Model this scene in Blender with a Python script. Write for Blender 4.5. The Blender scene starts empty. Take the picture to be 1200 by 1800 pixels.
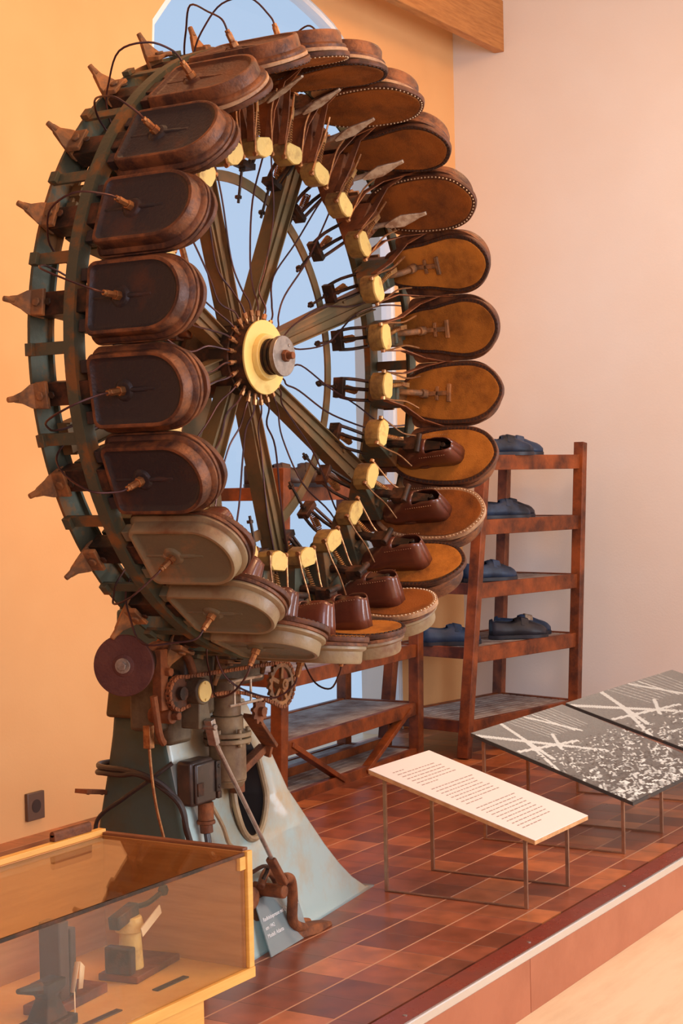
import bpy, bmesh, math, random
from mathutils import Vector, Matrix
R_ = math.radians; PI = math.pi
random.seed(7)
S = bpy.context.scene
COL = S.collection

# ------------------------------------------------------------------ camera
cam_d = bpy.data.cameras.new('camera'); cam = bpy.data.objects.new('camera', cam_d); COL.objects.link(cam)
Rv = Vector((0.51680052, -0.85584051, -0.02131306)); Uv = Vector((0.02688695, -0.00865741, 0.99960099)); Fv = Vector((0.85568353, 0.51716736, -0.01853679))
m = Matrix((Rv, Uv, -Fv)).transposed().to_4x4(); m.translation = Vector((-3.67250, -2.62848, 1.34988))
cam.matrix_world = m
cam_d.sensor_fit = 'VERTICAL'; cam_d.sensor_height = 36.0; cam_d.lens = 2914.92 / 1800 * 36.0
cam_d.clip_start = .05; cam_d.clip_end = 100
S.camera = cam

# ------------------------------------------------------------------ light and exposure
w = bpy.data.worlds.new('world'); S.world = w; w.use_nodes = True
wb = w.node_tree.nodes['Background']; wb.inputs[0].default_value = (.50, .66, .88, 1); wb.inputs[1].default_value = 0.95
vs = S.view_settings; vs.view_transform = 'Standard'; vs.look = 'None'; vs.exposure = 0.0; vs.gamma = 1.0; vs.use_curve_mapping = False
def area(name, loc, target, sx, sy, power, col, spread=180):
    d = bpy.data.lights.new(name, 'AREA'); d.shape = 'RECTANGLE'; d.size = sx; d.size_y = sy; d.energy = power; d.color = col; d.spread = R_(spread)
    o = bpy.data.objects.new(name, d); COL.objects.link(o); o.location = loc
    o.rotation_euler = (Vector(target) - Vector(loc)).to_track_quat('-Z', 'Y').to_euler(); return o
area('daylight_window_front', (1.6, -4.9, 1.9), (1.6, 1, 1.2), 3.2, 2.4, 235, (.76, .87, 1.0))
area('daylight_window_side', (-4.9, -4.2, 2.6), (4.9, -1.0, 2.2), 2.0, 2.0, 105, (.84, .82, 1.0))
area('ceiling_lamp_warm', (.2, -1.9, 4.1), (.6, 0, 1), .9, .9, 58, (1.0, .54, .26))
area('ceiling_lamp_warm_far', (2.9, -.6, 4.1), (2.9, .6, 1), .9, .9, 38, (1.0, .56, .27))
area('ceiling_lamp_warm_left', (.2, .4, 4.1), (.9, 1.75, 1.6), .7, .7, 12, (1.0, .50, .22))

# ------------------------------------------------------------------ helpers
def material(name, c1, c2=None, scale=8, lo=.45, hi=.6, rough=.6, rough2=None, metal=0., bump=0., bscale=60, detail=6, rand=0., spec=.5, coat=0., stretch=None):
    m = bpy.data.materials.new(name); m.use_nodes = True; nt = m.node_tree; n = nt.nodes; l = nt.links
    b = n['Principled BSDF']; b.inputs['Roughness'].default_value = rough; b.inputs['Metallic'].default_value = metal
    b.inputs['Specular IOR Level'].default_value = spec; b.inputs['Coat Weight'].default_value = coat
    tc = n.new('ShaderNodeTexCoord'); mp = n.new('ShaderNodeMapping'); l.new(tc.outputs['Object'], mp.inputs[0])
    if stretch: mp.inputs['Scale'].default_value = stretch
    oi = n.new('ShaderNodeObjectInfo')
    ad = n.new('ShaderNodeVectorMath'); ad.operation = 'ADD'; l.new(mp.outputs[0], ad.inputs[0])
    sc = n.new('ShaderNodeVectorMath'); sc.operation = 'SCALE'; sc.inputs[0].default_value = (7, 3, 5); l.new(oi.outputs['Random'], sc.inputs['Scale']); l.new(sc.outputs[0], ad.inputs[1])
    if c2 is None: b.inputs['Base Color'].default_value = (*c1, 1)
    else:
        t = n.new('ShaderNodeTexNoise'); t.inputs['Scale'].default_value = scale; t.inputs['Detail'].default_value = detail; t.inputs['Roughness'].default_value = .65; l.new(ad.outputs[0], t.inputs[0])
        r = n.new('ShaderNodeMapRange'); r.inputs[1].default_value = lo; r.inputs[2].default_value = hi; l.new(t.outputs[0], r.inputs[0])
        x = n.new('ShaderNodeMix'); x.data_type = 'RGBA'; x.inputs[6].default_value = (*c1, 1); x.inputs[7].default_value = (*c2, 1); l.new(r.outputs[0], x.inputs[0])
        out = x.outputs[2]
        if rand:
            h = n.new('ShaderNodeHueSaturation'); mr = n.new('ShaderNodeMapRange'); mr.inputs[3].default_value = 1 - rand; mr.inputs[4].default_value = 1 + rand
            l.new(oi.outputs['Random'], mr.inputs[0]); l.new(mr.outputs[0], h.inputs['Value']); l.new(out, h.inputs['Color']); out = h.outputs[0]
        l.new(out, b.inputs['Base Color'])
        if rough2 is not None:
            rr = n.new('ShaderNodeMapRange'); rr.inputs[3].default_value = rough; rr.inputs[4].default_value = rough2; l.new(r.outputs[0], rr.inputs[0]); l.new(rr.outputs[0], b.inputs['Roughness'])
    if bump:
        t2 = n.new('ShaderNodeTexNoise'); t2.inputs['Scale'].default_value = bscale; t2.inputs['Detail'].default_value = 4; l.new(ad.outputs[0], t2.inputs[0])
        bp = n.new('ShaderNodeBump'); bp.inputs['Strength'].default_value = bump; bp.inputs['Distance'].default_value = .004; l.new(t2.outputs[0], bp.inputs['Height']); l.new(bp.outputs[0], b.inputs['Normal'])
    return m

M = {}
M['rust'] = material('rusty iron', (.13, .045, .02), (.30, .10, .035), 14, .4, .62, .62, .75, .25, .5, 90, rand=.15)
M['rim'] = material('olive paint with rust', (.085, .085, .055), (.22, .10, .035), 9, .5, .6, .5, .7, .2, .3, 70)
M['spoke'] = material('olive brown paint', (.115, .078, .034), (.22, .105, .038), 5, .42, .62, .5, .65, .0, .2, 60)
M['tray'] = material('dark rusty tray iron', (.036, .030, .033), (.12, .045, .024), 7, .54, .80, .42, .65, .35, .35, 120, rand=.1)
M['tray_red'] = material('red brown tray iron', (.075, .032, .022), (.17, .06, .024), 7, .45, .7, .42, .6, .35, .35, 120, rand=.1)
M['tray_olive'] = material('olive tray paint', (.16, .14, .085), (.34, .17, .075), 6, .52, .7, .45, .6, .15, .3, 100)
M['trayrim'] = material('rusty tray rim', (.075, .034, .024), (.24, .09, .036), 16, .42, .62, .45, .6, .3, .4, 120)
M['lug'] = material('rusty cast lug', (.16, .085, .045), (.38, .16, .055), 22, .42, .62, .55, .7, .2, .5, 80, rand=.15)
M['dark'] = material('dark oily iron', (.035, .024, .018), (.13, .05, .025), 18, .45, .65, .45, .6, .4, .3, 90, rand=.2)
M['cream'] = material('chipped cream paint', (.68, .46, .14), (.42, .24, .07), 22, .52, .7, .45, .6, 0, .4, 80, rand=.15)
M['blockside'] = material('ochre brown paint', (.30, .17, .045), (.14, .07, .025), 20, .45, .65, .5, .6, .1, .3, 90, rand=.15)
M['yellow'] = material('yellow painted disc', (.80, .56, .17), (.60, .34, .07), 12, .52, .75, .4, .5, 0, .1, 60)
M['steel'] = material('worn bare steel', (.42, .36, .31), (.25, .19, .15), 30, .45, .65, .32, .5, .8, .1, 90)
M['brass'] = material('brass pipe nut', (.50, .24, .09), (.30, .12, .05), 60, .4, .6, .35, .5, .7, .1, 90, rand=.3)
M['pipe'] = material('dark copper pipe', (.10, .035, .025), (.055, .03, .035), 20, .4, .6, .4, .5, .6)
M['spring'] = material('rusted spring', (.48, .25, .08), (.28, .11, .04), 40, .4, .6, .4, .5, .6)
M['hammer'] = material('pale worn lever', (.50, .38, .27), (.26, .14, .08), 30, .45, .62, .4, .5, .5)
M['suede'] = material('tan suede', (.46, .165, .025), (.15, .05, .012), 8, .45, .72, .85, .9, 0, .5, 300, rand=.2, spec=.2)
M['suede_dark'] = material('brown suede', (.27, .080, .014), (.10, .032, .010), 8, .42, .7, .8, .9, 0, .5, 300, rand=.2, spec=.2)
M['welt'] = material('dark brown leather welt', (.13, .045, .02), (.055, .022, .012), 20, .42, .62, .5, .6, 0, .3, 150, rand=.15)
M['rubber'] = material('worn sole edge', (.42, .24, .12), (.20, .09, .05), 14, .45, .65, .6, .7, 0, .4, 120)
M['leather'] = material('polished brown leather', (.15, .040, .020), (.09, .025, .014), 5, .4, .65, .28, .36, 0, .08, 200, spec=.6, coat=.35)
M['nail'] = material('pale nail heads', (.72, .50, .30), None, rough=.4, metal=.2)
M['thread'] = material('dark thread', (.035, .014, .009), None, rough=.7)
M['base'] = material('pale teal machine paint with warm light tint', (.38, .50, .48), (.46, .33, .18), 3.2, .46, .66, .28, .5, 0, .12, 30, detail=9)
def foot_warm_light_tint():  # tan patches increase with height: warm light on the upper foot, painted in
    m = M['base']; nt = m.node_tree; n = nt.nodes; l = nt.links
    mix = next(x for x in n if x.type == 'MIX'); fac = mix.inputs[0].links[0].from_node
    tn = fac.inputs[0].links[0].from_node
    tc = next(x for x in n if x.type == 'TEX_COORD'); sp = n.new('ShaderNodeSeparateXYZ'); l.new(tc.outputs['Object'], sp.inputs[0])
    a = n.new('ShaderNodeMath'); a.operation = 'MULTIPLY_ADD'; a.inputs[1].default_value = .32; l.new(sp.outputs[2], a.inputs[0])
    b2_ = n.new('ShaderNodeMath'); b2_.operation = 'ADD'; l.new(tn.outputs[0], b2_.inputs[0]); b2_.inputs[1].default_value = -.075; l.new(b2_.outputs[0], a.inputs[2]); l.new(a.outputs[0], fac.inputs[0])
foot_warm_light_tint()
M['base_shaded_side'] = material('green machine paint with painted shade', (.065, .095, .078), (.085, .075, .045), 4, .5, .72, .55, .65, 0, .15, 40, spec=.3)  # foot flank turned from the light, its shade put into the colour
M['cavity'] = material('black painted cavity shade', (.018, .013, .011), None, rough=.8)  # shade inside the foot opening, painted as a black surface
M['oily'] = material('oily machine casting', (.13, .095, .055), (.06, .035, .02), 9, .42, .62, .4, .55, .1, .3, 60)
M['teal'] = material('teal machine paint', (.05, .11, .13), (.09, .10, .07), 4, .5, .7, .5, .6, 0, .15, 40)
M['castpaint'] = material('tan machine paint', (.36, .25, .13), (.20, .12, .06), 8, .45, .7, .42, .55, 0, .2, 60)
M['castdark'] = material('brown stained casting', (.26, .17, .085), (.12, .06, .03), 8, .42, .66, .42, .55, 0, .25, 60)
M['olive_side'] = material('tan tray side paint', (.27, .19, .10), (.18, .08, .035), 9, .48, .68, .42, .55, 0, .25, 80)
M['switch'] = material('dark bakelite', (.045, .030, .024), (.09, .05, .035), 14, .5, .7, .3, .4, 0, .05, 60)
M['cable'] = material('black rubber cable', (.03, .02, .018), None, rough=.45)
M['disc'] = material('maroon disc', (.085, .028, .024), (.14, .05, .035), 9, .42, .7, .55, .65, .2, .3, 150)
M['wood_dark'] = material('red brown rack wood', (.28, .062, .012), (.075, .018, .006), 7, .36, .64, .40, .5, 0, .3, 60, stretch=(1, 1, 1), rand=.12)
M['slat'] = material('grey worn slat wood', (.36, .30, .27), (.17, .10, .08), 9, .4, .65, .6, .7, 0, .3, 80, rand=.15)
M['shoe_blue'] = material('blue grey shoe leather', (.030, .050, .10), (.012, .014, .022), 5, .45, .65, .45, .55, 0, .1, 100, rand=.2)
M['shoe_black'] = material('black shoe leather', (.028, .026, .035), (.015, .012, .014), 5, .45, .65, .4, .5, 0, .1, 100)
M['shoe_brown'] = material('dark brown shoe leather', (.055, .022, .014), (.025, .012, .01), 5, .45, .65, .45, .5, 0, .1, 100)
M['case_wood'] = material('orange beech veneer', (.55, .235, .065), (.45, .175, .045), 5, .4, .65, .4, .5, 0, 0, stretch=(1.0, 1.0, 14))
M['case_yellow'] = material('light beech edge', (.80, .42, .09), (.70, .34, .06), 6, .4, .65, .4, .5, 0, 0, stretch=(1, 1, 12))
M['case_brown'] = material('brown edge strip', (.20, .06, .02), (.15, .045, .015), 8, .4, .6, .45)
M['beam'] = material('oak beam', (.50, .20, .05), (.36, .13, .03), 5, .4, .65, .5, .6, 0, .15, 60, stretch=(1, 6, 12))
M['panel_white'] = material('white panel board', (.80, .72, .66), None, rough=.35)
M['panel_edge'] = material('raw board edge', (.62, .33, .14), (.50, .24, .09), 30, .4, .6, .6)
M['panel_dark'] = material('black panel edge', (.03, .03, .03), (.10, .05, .03), 20, .55, .7, .5)
M['legmetal'] = material('bronze flat bar', (.42, .25, .16), (.30, .17, .11), 12, .4, .6, .32, .4, .7)
M['ink'] = material('brown print ink', (.36, .25, .21), None, rough=.6)
M['chrome'] = material('bright nosing strip', (.80, .86, .92), None, rough=.22, metal=.85)
M['socket'] = material('grey brown socket plastic', (.13, .07, .045), None, rough=.4)
M['socket_dark'] = material('socket recess', (.04, .022, .016), None, rough=.5)
M['paper'] = material('cream paper', (.80, .62, .40), None, rough=.7)
M['white_text'] = material('white lettering', (.85, .82, .78), None, rough=.5)
M['plaster'] = material('peach wall plaster', (.82, .45, .19), (.77, .39, .155), 1.2, .35, .7, .85, .9, 0, .12, 90, detail=3, spec=.2)
M['plaster_r'] = material('wall plaster with cool daylight tint', (.78, .70, .63), (.76, .65, .56), 1.0, .35, .7, .85, .9, 0, .12, 90, detail=3, spec=.2)  # peach plaster made paler, cool daylight on the wall mixed into its colour
M['reveal'] = material('white reveal plaster', (.78, .76, .74), None, rough=.8)
M['ceiling'] = material('ceiling plaster', (.78, .62, .46), None, rough=.9)
M['lower_floor'] = material('cream stone floor', (.78, .62, .40), (.70, .52, .32), 2.2, .4, .65, .35, .45, 0, .05, 60, stretch=(1, 5, 1))
M['riser'] = material('terracotta riser board', (.42, .135, .065), (.36, .11, .05), 4, .4, .7, .4, .5, 0, .05, 80)
M['strip'] = material('maroon edge strip', (.22, .035, .02), (.17, .03, .018), 6, .4, .65, .25, .35, 0, .05, 60)

for k_, v_ in (('rim', .25), ('spoke', .25), ('tray', .3), ('tray_red', .3), ('trayrim', .3), ('dark', .25), ('rust', .3), ('lug', .3), ('welt', .3), ('oily', .3), ('castdark', .3), ('wood_dark', .35), ('shoe_blue', .3), ('shoe_black', .3), ('disc', .3)):
    M[k_].node_tree.nodes['Principled BSDF'].inputs['Specular IOR Level'].default_value = v_
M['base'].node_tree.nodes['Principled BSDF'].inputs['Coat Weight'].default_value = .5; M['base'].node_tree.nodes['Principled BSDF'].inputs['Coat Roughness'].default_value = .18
def tile_material():
    m = bpy.data.materials.new('terracotta tiles'); m.use_nodes = True; nt = m.node_tree; n = nt.nodes; l = nt.links; b = n['Principled BSDF']
    tc = n.new('ShaderNodeTexCoord'); sp = n.new('ShaderNodeSeparateXYZ'); l.new(tc.outputs['Object'], sp.inputs[0])
    def math_(op, a, b2=None, c=None):
        x = n.new('ShaderNodeMath'); x.operation = op
        for i, v in enumerate((a, b2, c)):
            if v is None: continue
            if isinstance(v, (int, float)): x.inputs[i].default_value = v
            else: l.new(v, x.inputs[i])
        return x.outputs[0]
    ux = math_('DIVIDE', sp.outputs[0], .15); uy = math_('DIVIDE', sp.outputs[1], .15)
    def edge(u, wd):
        f = math_('FRACT', math_('ADD', u, 100.5)); d = math_('ABSOLUTE', math_('SUBTRACT', f, .5)); return math_('LESS_THAN', d, wd)
    gx = edge(ux, .009); gy = edge(uy, .019)
    fx = math_('FLOOR', ux); fy = math_('FLOOR', uy)
    cb = n.new('ShaderNodeCombineXYZ'); l.new(fx, cb.inputs[0]); l.new(fy, cb.inputs[1])
    wn = n.new('ShaderNodeTexWhiteNoise'); l.new(cb.outputs[0], wn.inputs[0])
    cr = n.new('ShaderNodeValToRGB'); l.new(wn.outputs[0], cr.inputs[0])
    e = cr.color_ramp.elements; e[0].color = (.17, .046, .022, 1); e[1].color = (.52, .17, .06, 1); x = e.new(.6); x.color = (.28, .075, .034, 1)
    nz = n.new('ShaderNodeTexNoise'); nz.inputs['Scale'].default_value = 11; nz.inputs['Detail'].default_value = 6; l.new(tc.outputs['Object'], nz.inputs[0])
    mr = n.new('ShaderNodeMapRange'); mr.inputs[1].default_value = .3; mr.inputs[2].default_value = .7; mr.inputs[3].default_value = .72; mr.inputs[4].default_value = 1.25; l.new(nz.outputs[0], mr.inputs[0])
    hs = n.new('ShaderNodeHueSaturation'); l.new(cr.outputs[0], hs.inputs['Color']); l.new(mr.outputs[0], hs.inputs['Value'])
    m1 = n.new('ShaderNodeMix'); m1.data_type = 'RGBA'; l.new(hs.outputs[0], m1.inputs[6]); m1.inputs[7].default_value = (.17, .09, .06, 1); l.new(gx, m1.inputs[0])
    m2 = n.new('ShaderNodeMix'); m2.data_type = 'RGBA'; l.new(m1.outputs[2], m2.inputs[6]); m2.inputs[7].default_value = (.52, .27, .16, 1); l.new(gy, m2.inputs[0])
    l.new(m2.outputs[2], b.inputs['Base Color'])
    g = math_('MAXIMUM', gx, gy); rr = math_('MULTIPLY_ADD', g, .3, .24); rr = math_('ADD', rr, math_('MULTIPLY', nz.outputs[0], .12)); l.new(rr, b.inputs['Roughness'])
    bp = n.new('ShaderNodeBump'); bp.inputs['Strength'].default_value = .5; bp.inputs['Distance'].default_value = .002; l.new(math_('SUBTRACT', math_('MULTIPLY', nz.outputs[0], .25), g), bp.inputs['Height']); l.new(bp.outputs[0], b.inputs['Normal'])
    return m
M['tiles'] = tile_material()

def glass_material(name, tint, refl_rough=.02, ior=1.45, opacity=0., op_col=(.8, .8, .8)):
    m = bpy.data.materials.new(name); m.use_nodes = True; nt = m.node_tree; n = nt.nodes; l = nt.links
    for x in list(n): n.remove(x)
    o = n.new('ShaderNodeOutputMaterial'); t = n.new('ShaderNodeBsdfTransparent'); t.inputs[0].default_value = (*tint, 1)
    g = n.new('ShaderNodeBsdfGlossy'); g.inputs['Roughness'].default_value = refl_rough; lw = n.new('ShaderNodeLayerWeight'); lw.inputs[0].default_value = .5; pw = n.new('ShaderNodeMath'); pw.operation = 'POWER'; pw.inputs[1].default_value = 4.0; l.new(lw.outputs['Facing'], pw.inputs[0]); f = n.new('ShaderNodeMath'); f.operation = 'MULTIPLY_ADD'; f.inputs[1].default_value = .6; f.inputs[2].default_value = ((ior - 1) / (ior + 1)) ** 2; l.new(pw.outputs[0], f.inputs[0])
    mx = n.new('ShaderNodeMixShader'); l.new(f.outputs[0], mx.inputs[0]); src = t.outputs[0]
    if opacity:
        d = n.new('ShaderNodeBsdfDiffuse'); d.inputs[0].default_value = (*op_col, 1); m0 = n.new('ShaderNodeMixShader'); m0.inputs[0].default_value = opacity
        l.new(t.outputs[0], m0.inputs[1]); l.new(d.outputs[0], m0.inputs[2]); src = m0.outputs[0]
    l.new(src, mx.inputs[1]); l.new(g.outputs[0], mx.inputs[2]); l.new(mx.outputs[0], o.inputs[0]); return m
M['glass'] = glass_material('showcase glass', (.96, .93, .88))
M['pane'] = glass_material('window glass', (.97, .98, 1.0), ior=1.2)
M['acrylic'] = glass_material('acrylic plate', (.62, .74, .76), .06, 1.8, .45, (.36, .42, .42))

class MB:
    def __init__(s): s.v = []; s.f = []; s.mi = []; s.cur = 0
    def add(s, vs, fs):
        o = len(s.v); s.v += [tuple(v) for v in vs]; s.f += [tuple(i + o for i in f) for f in fs]; s.mi += [s.cur] * len(fs); return s
    def box(s, c, d, rot=None):
        x, y, z = [k / 2 for k in d]; vs = [Vector((i * x, j * y, k * z)) for i in (-1, 1) for j in (-1, 1) for k in (-1, 1)]
        if rot: q = rot if isinstance(rot, Matrix) else Matrix.Rotation(rot[1], 3, rot[0]); vs = [q @ v for v in vs]
        return s.add([v + Vector(c) for v in vs], [(0, 1, 3, 2), (4, 6, 7, 5), (0, 4, 5, 1), (2, 3, 7, 6), (0, 2, 6, 4), (1, 5, 7, 3)])
    def hexa(s, b, t):   # bottom quad, top quad
        return s.add(list(b) + list(t), [(3, 2, 1, 0), (4, 5, 6, 7)] + [(i, (i + 1) % 4, 4 + (i + 1) % 4, 4 + i) for i in range(4)])
    def bar(s, p, q, w_, h_, up=(0, 0, 1)):   # rectangular bar between two points
        p = Vector(p); q = Vector(q); d = (q - p).normalized(); a = d.cross(Vector(up))
        if a.length < 1e-4: a = d.cross(Vector((1, 0, 0)))
        a.normalize(); b = a.cross(d); k = [(-1, -1), (1, -1), (1, 1), (-1, 1)]
        return s.hexa([p + a * i * w_ / 2 + b * j * h_ / 2 for i, j in k], [q + a * i * w_ / 2 + b * j * h_ / 2 for i, j in k])
    def cyl(s, p, q, r, r2=None, n=16, cap=True):
        p = Vector(p); q = Vector(q); r2 = r if r2 is None else r2; d = (q - p).normalized(); a = d.orthogonal().normalized(); b = d.cross(a)
        c = [(math.cos(2 * PI * i / n), math.sin(2 * PI * i / n)) for i in range(n)]
        vs = [p + (a * x + b * y) * r for x, y in c] + [q + (a * x + b * y) * r2 for x, y in c]
        fs = [(i, (i + 1) % n, n + (i + 1) % n, n + i) for i in range(n)]
        if cap: fs += [tuple(range(n - 1, -1, -1)), tuple(range(n, 2 * n))]
        return s.add(vs, fs)
    def tube(s, pts, r, n=7, smooth=0):
        pts = [Vector(p) for p in pts]
        if smooth:
            P = pts; out = []
            for i in range(len(P) - 1):
                a = P[max(i - 1, 0)]; b = P[i]; c = P[i + 1]; d = P[min(i + 2, len(P) - 1)]
                for k in range(smooth):
                    t = k / smooth
                    out.append(.5 * ((2 * b) + (c - a) * t + (2 * a - 5 * b + 4 * c - d) * t * t + (3 * b - a - 3 * c + d) * t ** 3))
            pts = out + [P[-1]]
        vs = []; N = len(pts); up = None
        for i, p in enumerate(pts):
            d = (pts[min(i + 1, N - 1)] - pts[max(i - 1, 0)]).normalized()
            if up is None: up = d.orthogonal().normalized()
            a = (up - d * up.dot(d)); a = a.normalized() if a.length > 1e-5 else d.orthogonal().normalized(); up = a; b = d.cross(a)
            vs += [p + (a * math.cos(2 * PI * k / n) + b * math.sin(2 * PI * k / n)) * r for k in range(n)]
        fs = [(i * n + k, i * n + (k + 1) % n, (i + 1) * n + (k + 1) % n, (i + 1) * n + k) for i in range(N - 1) for k in range(n)]
        fs += [tuple(range(n - 1, -1, -1)), tuple((N - 1) * n + k for k in range(n))]
        return s.add(vs, fs)
    def loft(s, rings, cap0=True, cap1=True):
        n = len(rings[0]); vs = [v for r in rings for v in r]
        fs = [(i * n + k, i * n + (k + 1) % n, (i + 1) * n + (k + 1) % n, (i + 1) * n + k) for i in range(len(rings) - 1) for k in range(n)]
        if cap0: fs.append(tuple(range(n - 1, -1, -1)))
        if cap1: fs.append(tuple((len(rings) - 1) * n + k for k in range(n)))
        return s.add(vs, fs)
    def prism(s, pts, vec):
        v = Vector(vec); return s.loft([[Vector(p) for p in pts], [Vector(p) + v for p in pts]])
    def lathe(s, prof, axis='y', n=48, closed=True, c=(0, 0, 0)):   # prof (r, h)
        rings = []
        for i in range(n):
            a = 2 * PI * i / n
            for r, h in prof:
                p = {'y': (r * math.cos(a), h, r * math.sin(a)), 'z': (r * math.cos(a), r * math.sin(a), h), 'x': (h, r * math.cos(a), r * math.sin(a))}[axis]
                rings.append((p[0] + c[0], p[1] + c[1], p[2] + c[2]))
        k = len(prof); fs = [(i * k + j, i * k + (j + 1) % k, ((i + 1) % n) * k + (j + 1) % k, ((i + 1) % n) * k + j) for i in range(n) for j in range(k if closed else k - 1)]
        return s.add(rings, fs)
    def build(s, name, mat, parent=None, bevel=0, loc=None, rot=None, angle=35):
        me = bpy.data.meshes.new(name); me.from_pydata(s.v, [], s.f)
        for q in (mat if isinstance(mat, (list, tuple)) else [mat]): me.materials.append(M[q])
        if any(s.mi): me.polygons.foreach_set('material_index', s.mi)
        b = bmesh.new(); b.from_mesh(me); bmesh.ops.recalc_face_normals(b, faces=b.faces); b.to_mesh(me); b.free()
        me.polygons.foreach_set('use_smooth', [True] * len(me.polygons)); me.set_sharp_from_angle(angle=R_(angle)); me.update()
        o = bpy.data.objects.new(name, me); COL.objects.link(o)
        if parent: o.parent = parent
        if loc: o.location = loc
        if rot: o.rotation_euler = rot
        if bevel: md = o.modifiers.new('bevel', 'BEVEL'); md.width = bevel; md.segments = 2; md.limit_method = 'ANGLE'
        return o
def tag(o, label=None, cat=None, group=None, kind=None):
    if label: o['label'] = label
    if cat: o['category'] = cat
    if group: o['group'] = group
    if kind: o['kind'] = kind
    return o
def empty(name, loc=(0, 0, 0), rz=0):
    o = bpy.data.objects.new(name, None); COL.objects.link(o); o.location = loc; o.rotation_euler = (0, 0, rz); o.empty_display_size = .1; return o
def copy_tree(o, parent=None):
    c = o.copy(); COL.objects.link(c); c.parent = parent
    for ch in [x for x in S.objects if x.parent == o]: copy_tree(ch, c)
    return c
def copy_children(src, dst, kids):
    for ch, subs in kids:
        c = ch.copy(); COL.objects.link(c); c.parent = dst
        for g in subs: d = g.copy(); COL.objects.link(d); d.parent = c
def struct(o): o['kind'] = 'structure'; return o
def text_mesh(name, body, size, mat, parent, mw, depth=.0004, align='LEFT'):
    cu = bpy.data.curves.new(name, 'FONT'); cu.body = body; cu.size = size; cu.extrude = depth; cu.align_x = align
    t = bpy.data.objects.new(name, cu); COL.objects.link(t); dg = bpy.context.evaluated_depsgraph_get(); me = bpy.data.meshes.new_from_object(t.evaluated_get(dg))
    bpy.data.objects.remove(t); me.materials.clear(); me.materials.append(M[mat]); o = bpy.data.objects.new(name, me); COL.objects.link(o); o.parent = parent; o.matrix_local = mw; return o

# ------------------------------------------------------------------ room
YB, XR, ZF, ZC = 1.75, 4.925, -.174, 4.35
WX, WW, WZ = 3.118, 1.057, 2.72     # arched window: centre, half width, spring height
# back wall with arched opening
b = MB(); NA = 32
arch = [(4.175, 2.72), (4.165, 2.87), (4.135, 3.02), (4.08, 3.17), (4.0, 3.31), (3.90, 3.44), (3.82, 3.53), (3.728, 3.611), (3.60, 3.68), (3.48, 3.72), (3.349, 3.755), (3.15, 3.79), (2.90, 3.80), (2.62, 3.775), (2.38, 3.67), (2.19, 3.475), (2.085, 3.36), (2.061, 3.05)]   # right to left, hand-plastered segmental arch
NA = len(arch) - 1
x0, x1 = -6.2, XR + .0
def wall_face(b, y):
    out = []
    P = lambda x, z: (x, y, z)
    b.add([P(x0, ZF), P(WX - WW, ZF), P(WX - WW, WZ), P(x0, WZ)], [(0, 1, 2, 3)])
    b.add([P(WX + WW, ZF), P(x1, ZF), P(x1, WZ), P(WX + WW, WZ)], [(0, 1, 2, 3)])
    b.add([P(x0, WZ), P(WX - WW, WZ), P(WX - WW, ZC), P(x0, ZC)], [(0, 1, 2, 3)])
    b.add([P(WX + WW, WZ), P(x1, WZ), P(x1, ZC), P(WX + WW, ZC)], [(0, 1, 2, 3)])
    for i in range(NA):
        a, c = arch[i], arch[i + 1]; b.add([P(*a), P(a[0], ZC), P(c[0], ZC), P(*c)], [(0, 1, 2, 3)])
wall_face(b, YB); wall_face(b, YB + .07)
b.cur = 1
path = [(WX + WW, ZF)] + arch + [(WX - WW, ZF)]
for i in range(len(path) - 1):
    a, c = path[i], path[i + 1]; b.add([(a[0], YB, a[1]), (c[0], YB, c[1]), (c[0], YB + .07, c[1]), (a[0], YB + .07, a[1])], [(0, 1, 2, 3)])
struct(b.build('wall_back', ['plaster', 'reveal'], angle=20))
b = MB().box((XR + .1, -1.6, (ZF + ZC) / 2), (.2, 8.1, ZC - ZF)); struct(b.build('wall_right', 'plaster_r'))
b = MB().box((-.6, -5.6, (ZF + ZC) / 2), (11.4, .2, ZC - ZF)); struct(b.build('wall_front', 'plaster_r'))
b = MB().box((-6.2, -1.7, (ZF + ZC) / 2), (.2, 8, ZC - ZF)); struct(b.build('wall_left', 'plaster_r'))
b = MB().box((-.6, -1.7, ZC + .05), (11.6, 8, .1)); struct(b.build('ceiling', 'ceiling'))
b = MB().box((-.6, -1.7, ZF - .05), (11.6, 8.4, .1)); struct(b.build('floor', 'lower_floor'))
# window: white frame with sash bars and glass
win = struct(empty('window_1', (WX, YB + .01, 0)))
b = MB(); outer = [(a[0] - WX, a[1]) for a in path]; inn = [(x * .975, z if z < WZ + .05 else WZ + (z - WZ) * .975) for x, z in outer]
for i in range(len(outer) - 1):
    a, c, d, e = outer[i], outer[i + 1], inn[i + 1], inn[i]
    b.add([(a[0], 0, a[1]), (c[0], 0, c[1]), (d[0], 0, d[1]), (e[0], 0, e[1])] + [(a[0], .06, a[1]), (c[0], .06, c[1]), (d[0], .06, d[1]), (e[0], .06, e[1])], [(0, 1, 2, 3), (7, 6, 5, 4), (2, 3, 7, 6)])
M['frame'] = material('white window frame', (.80, .82, .85), None, rough=.5)
b.build('window_frame', 'frame', win)
b = MB(); b.add([(x, .03, z) for x, z in outer], [tuple(range(len(outer)))]); b.build('pane', 'pane', win)
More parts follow.
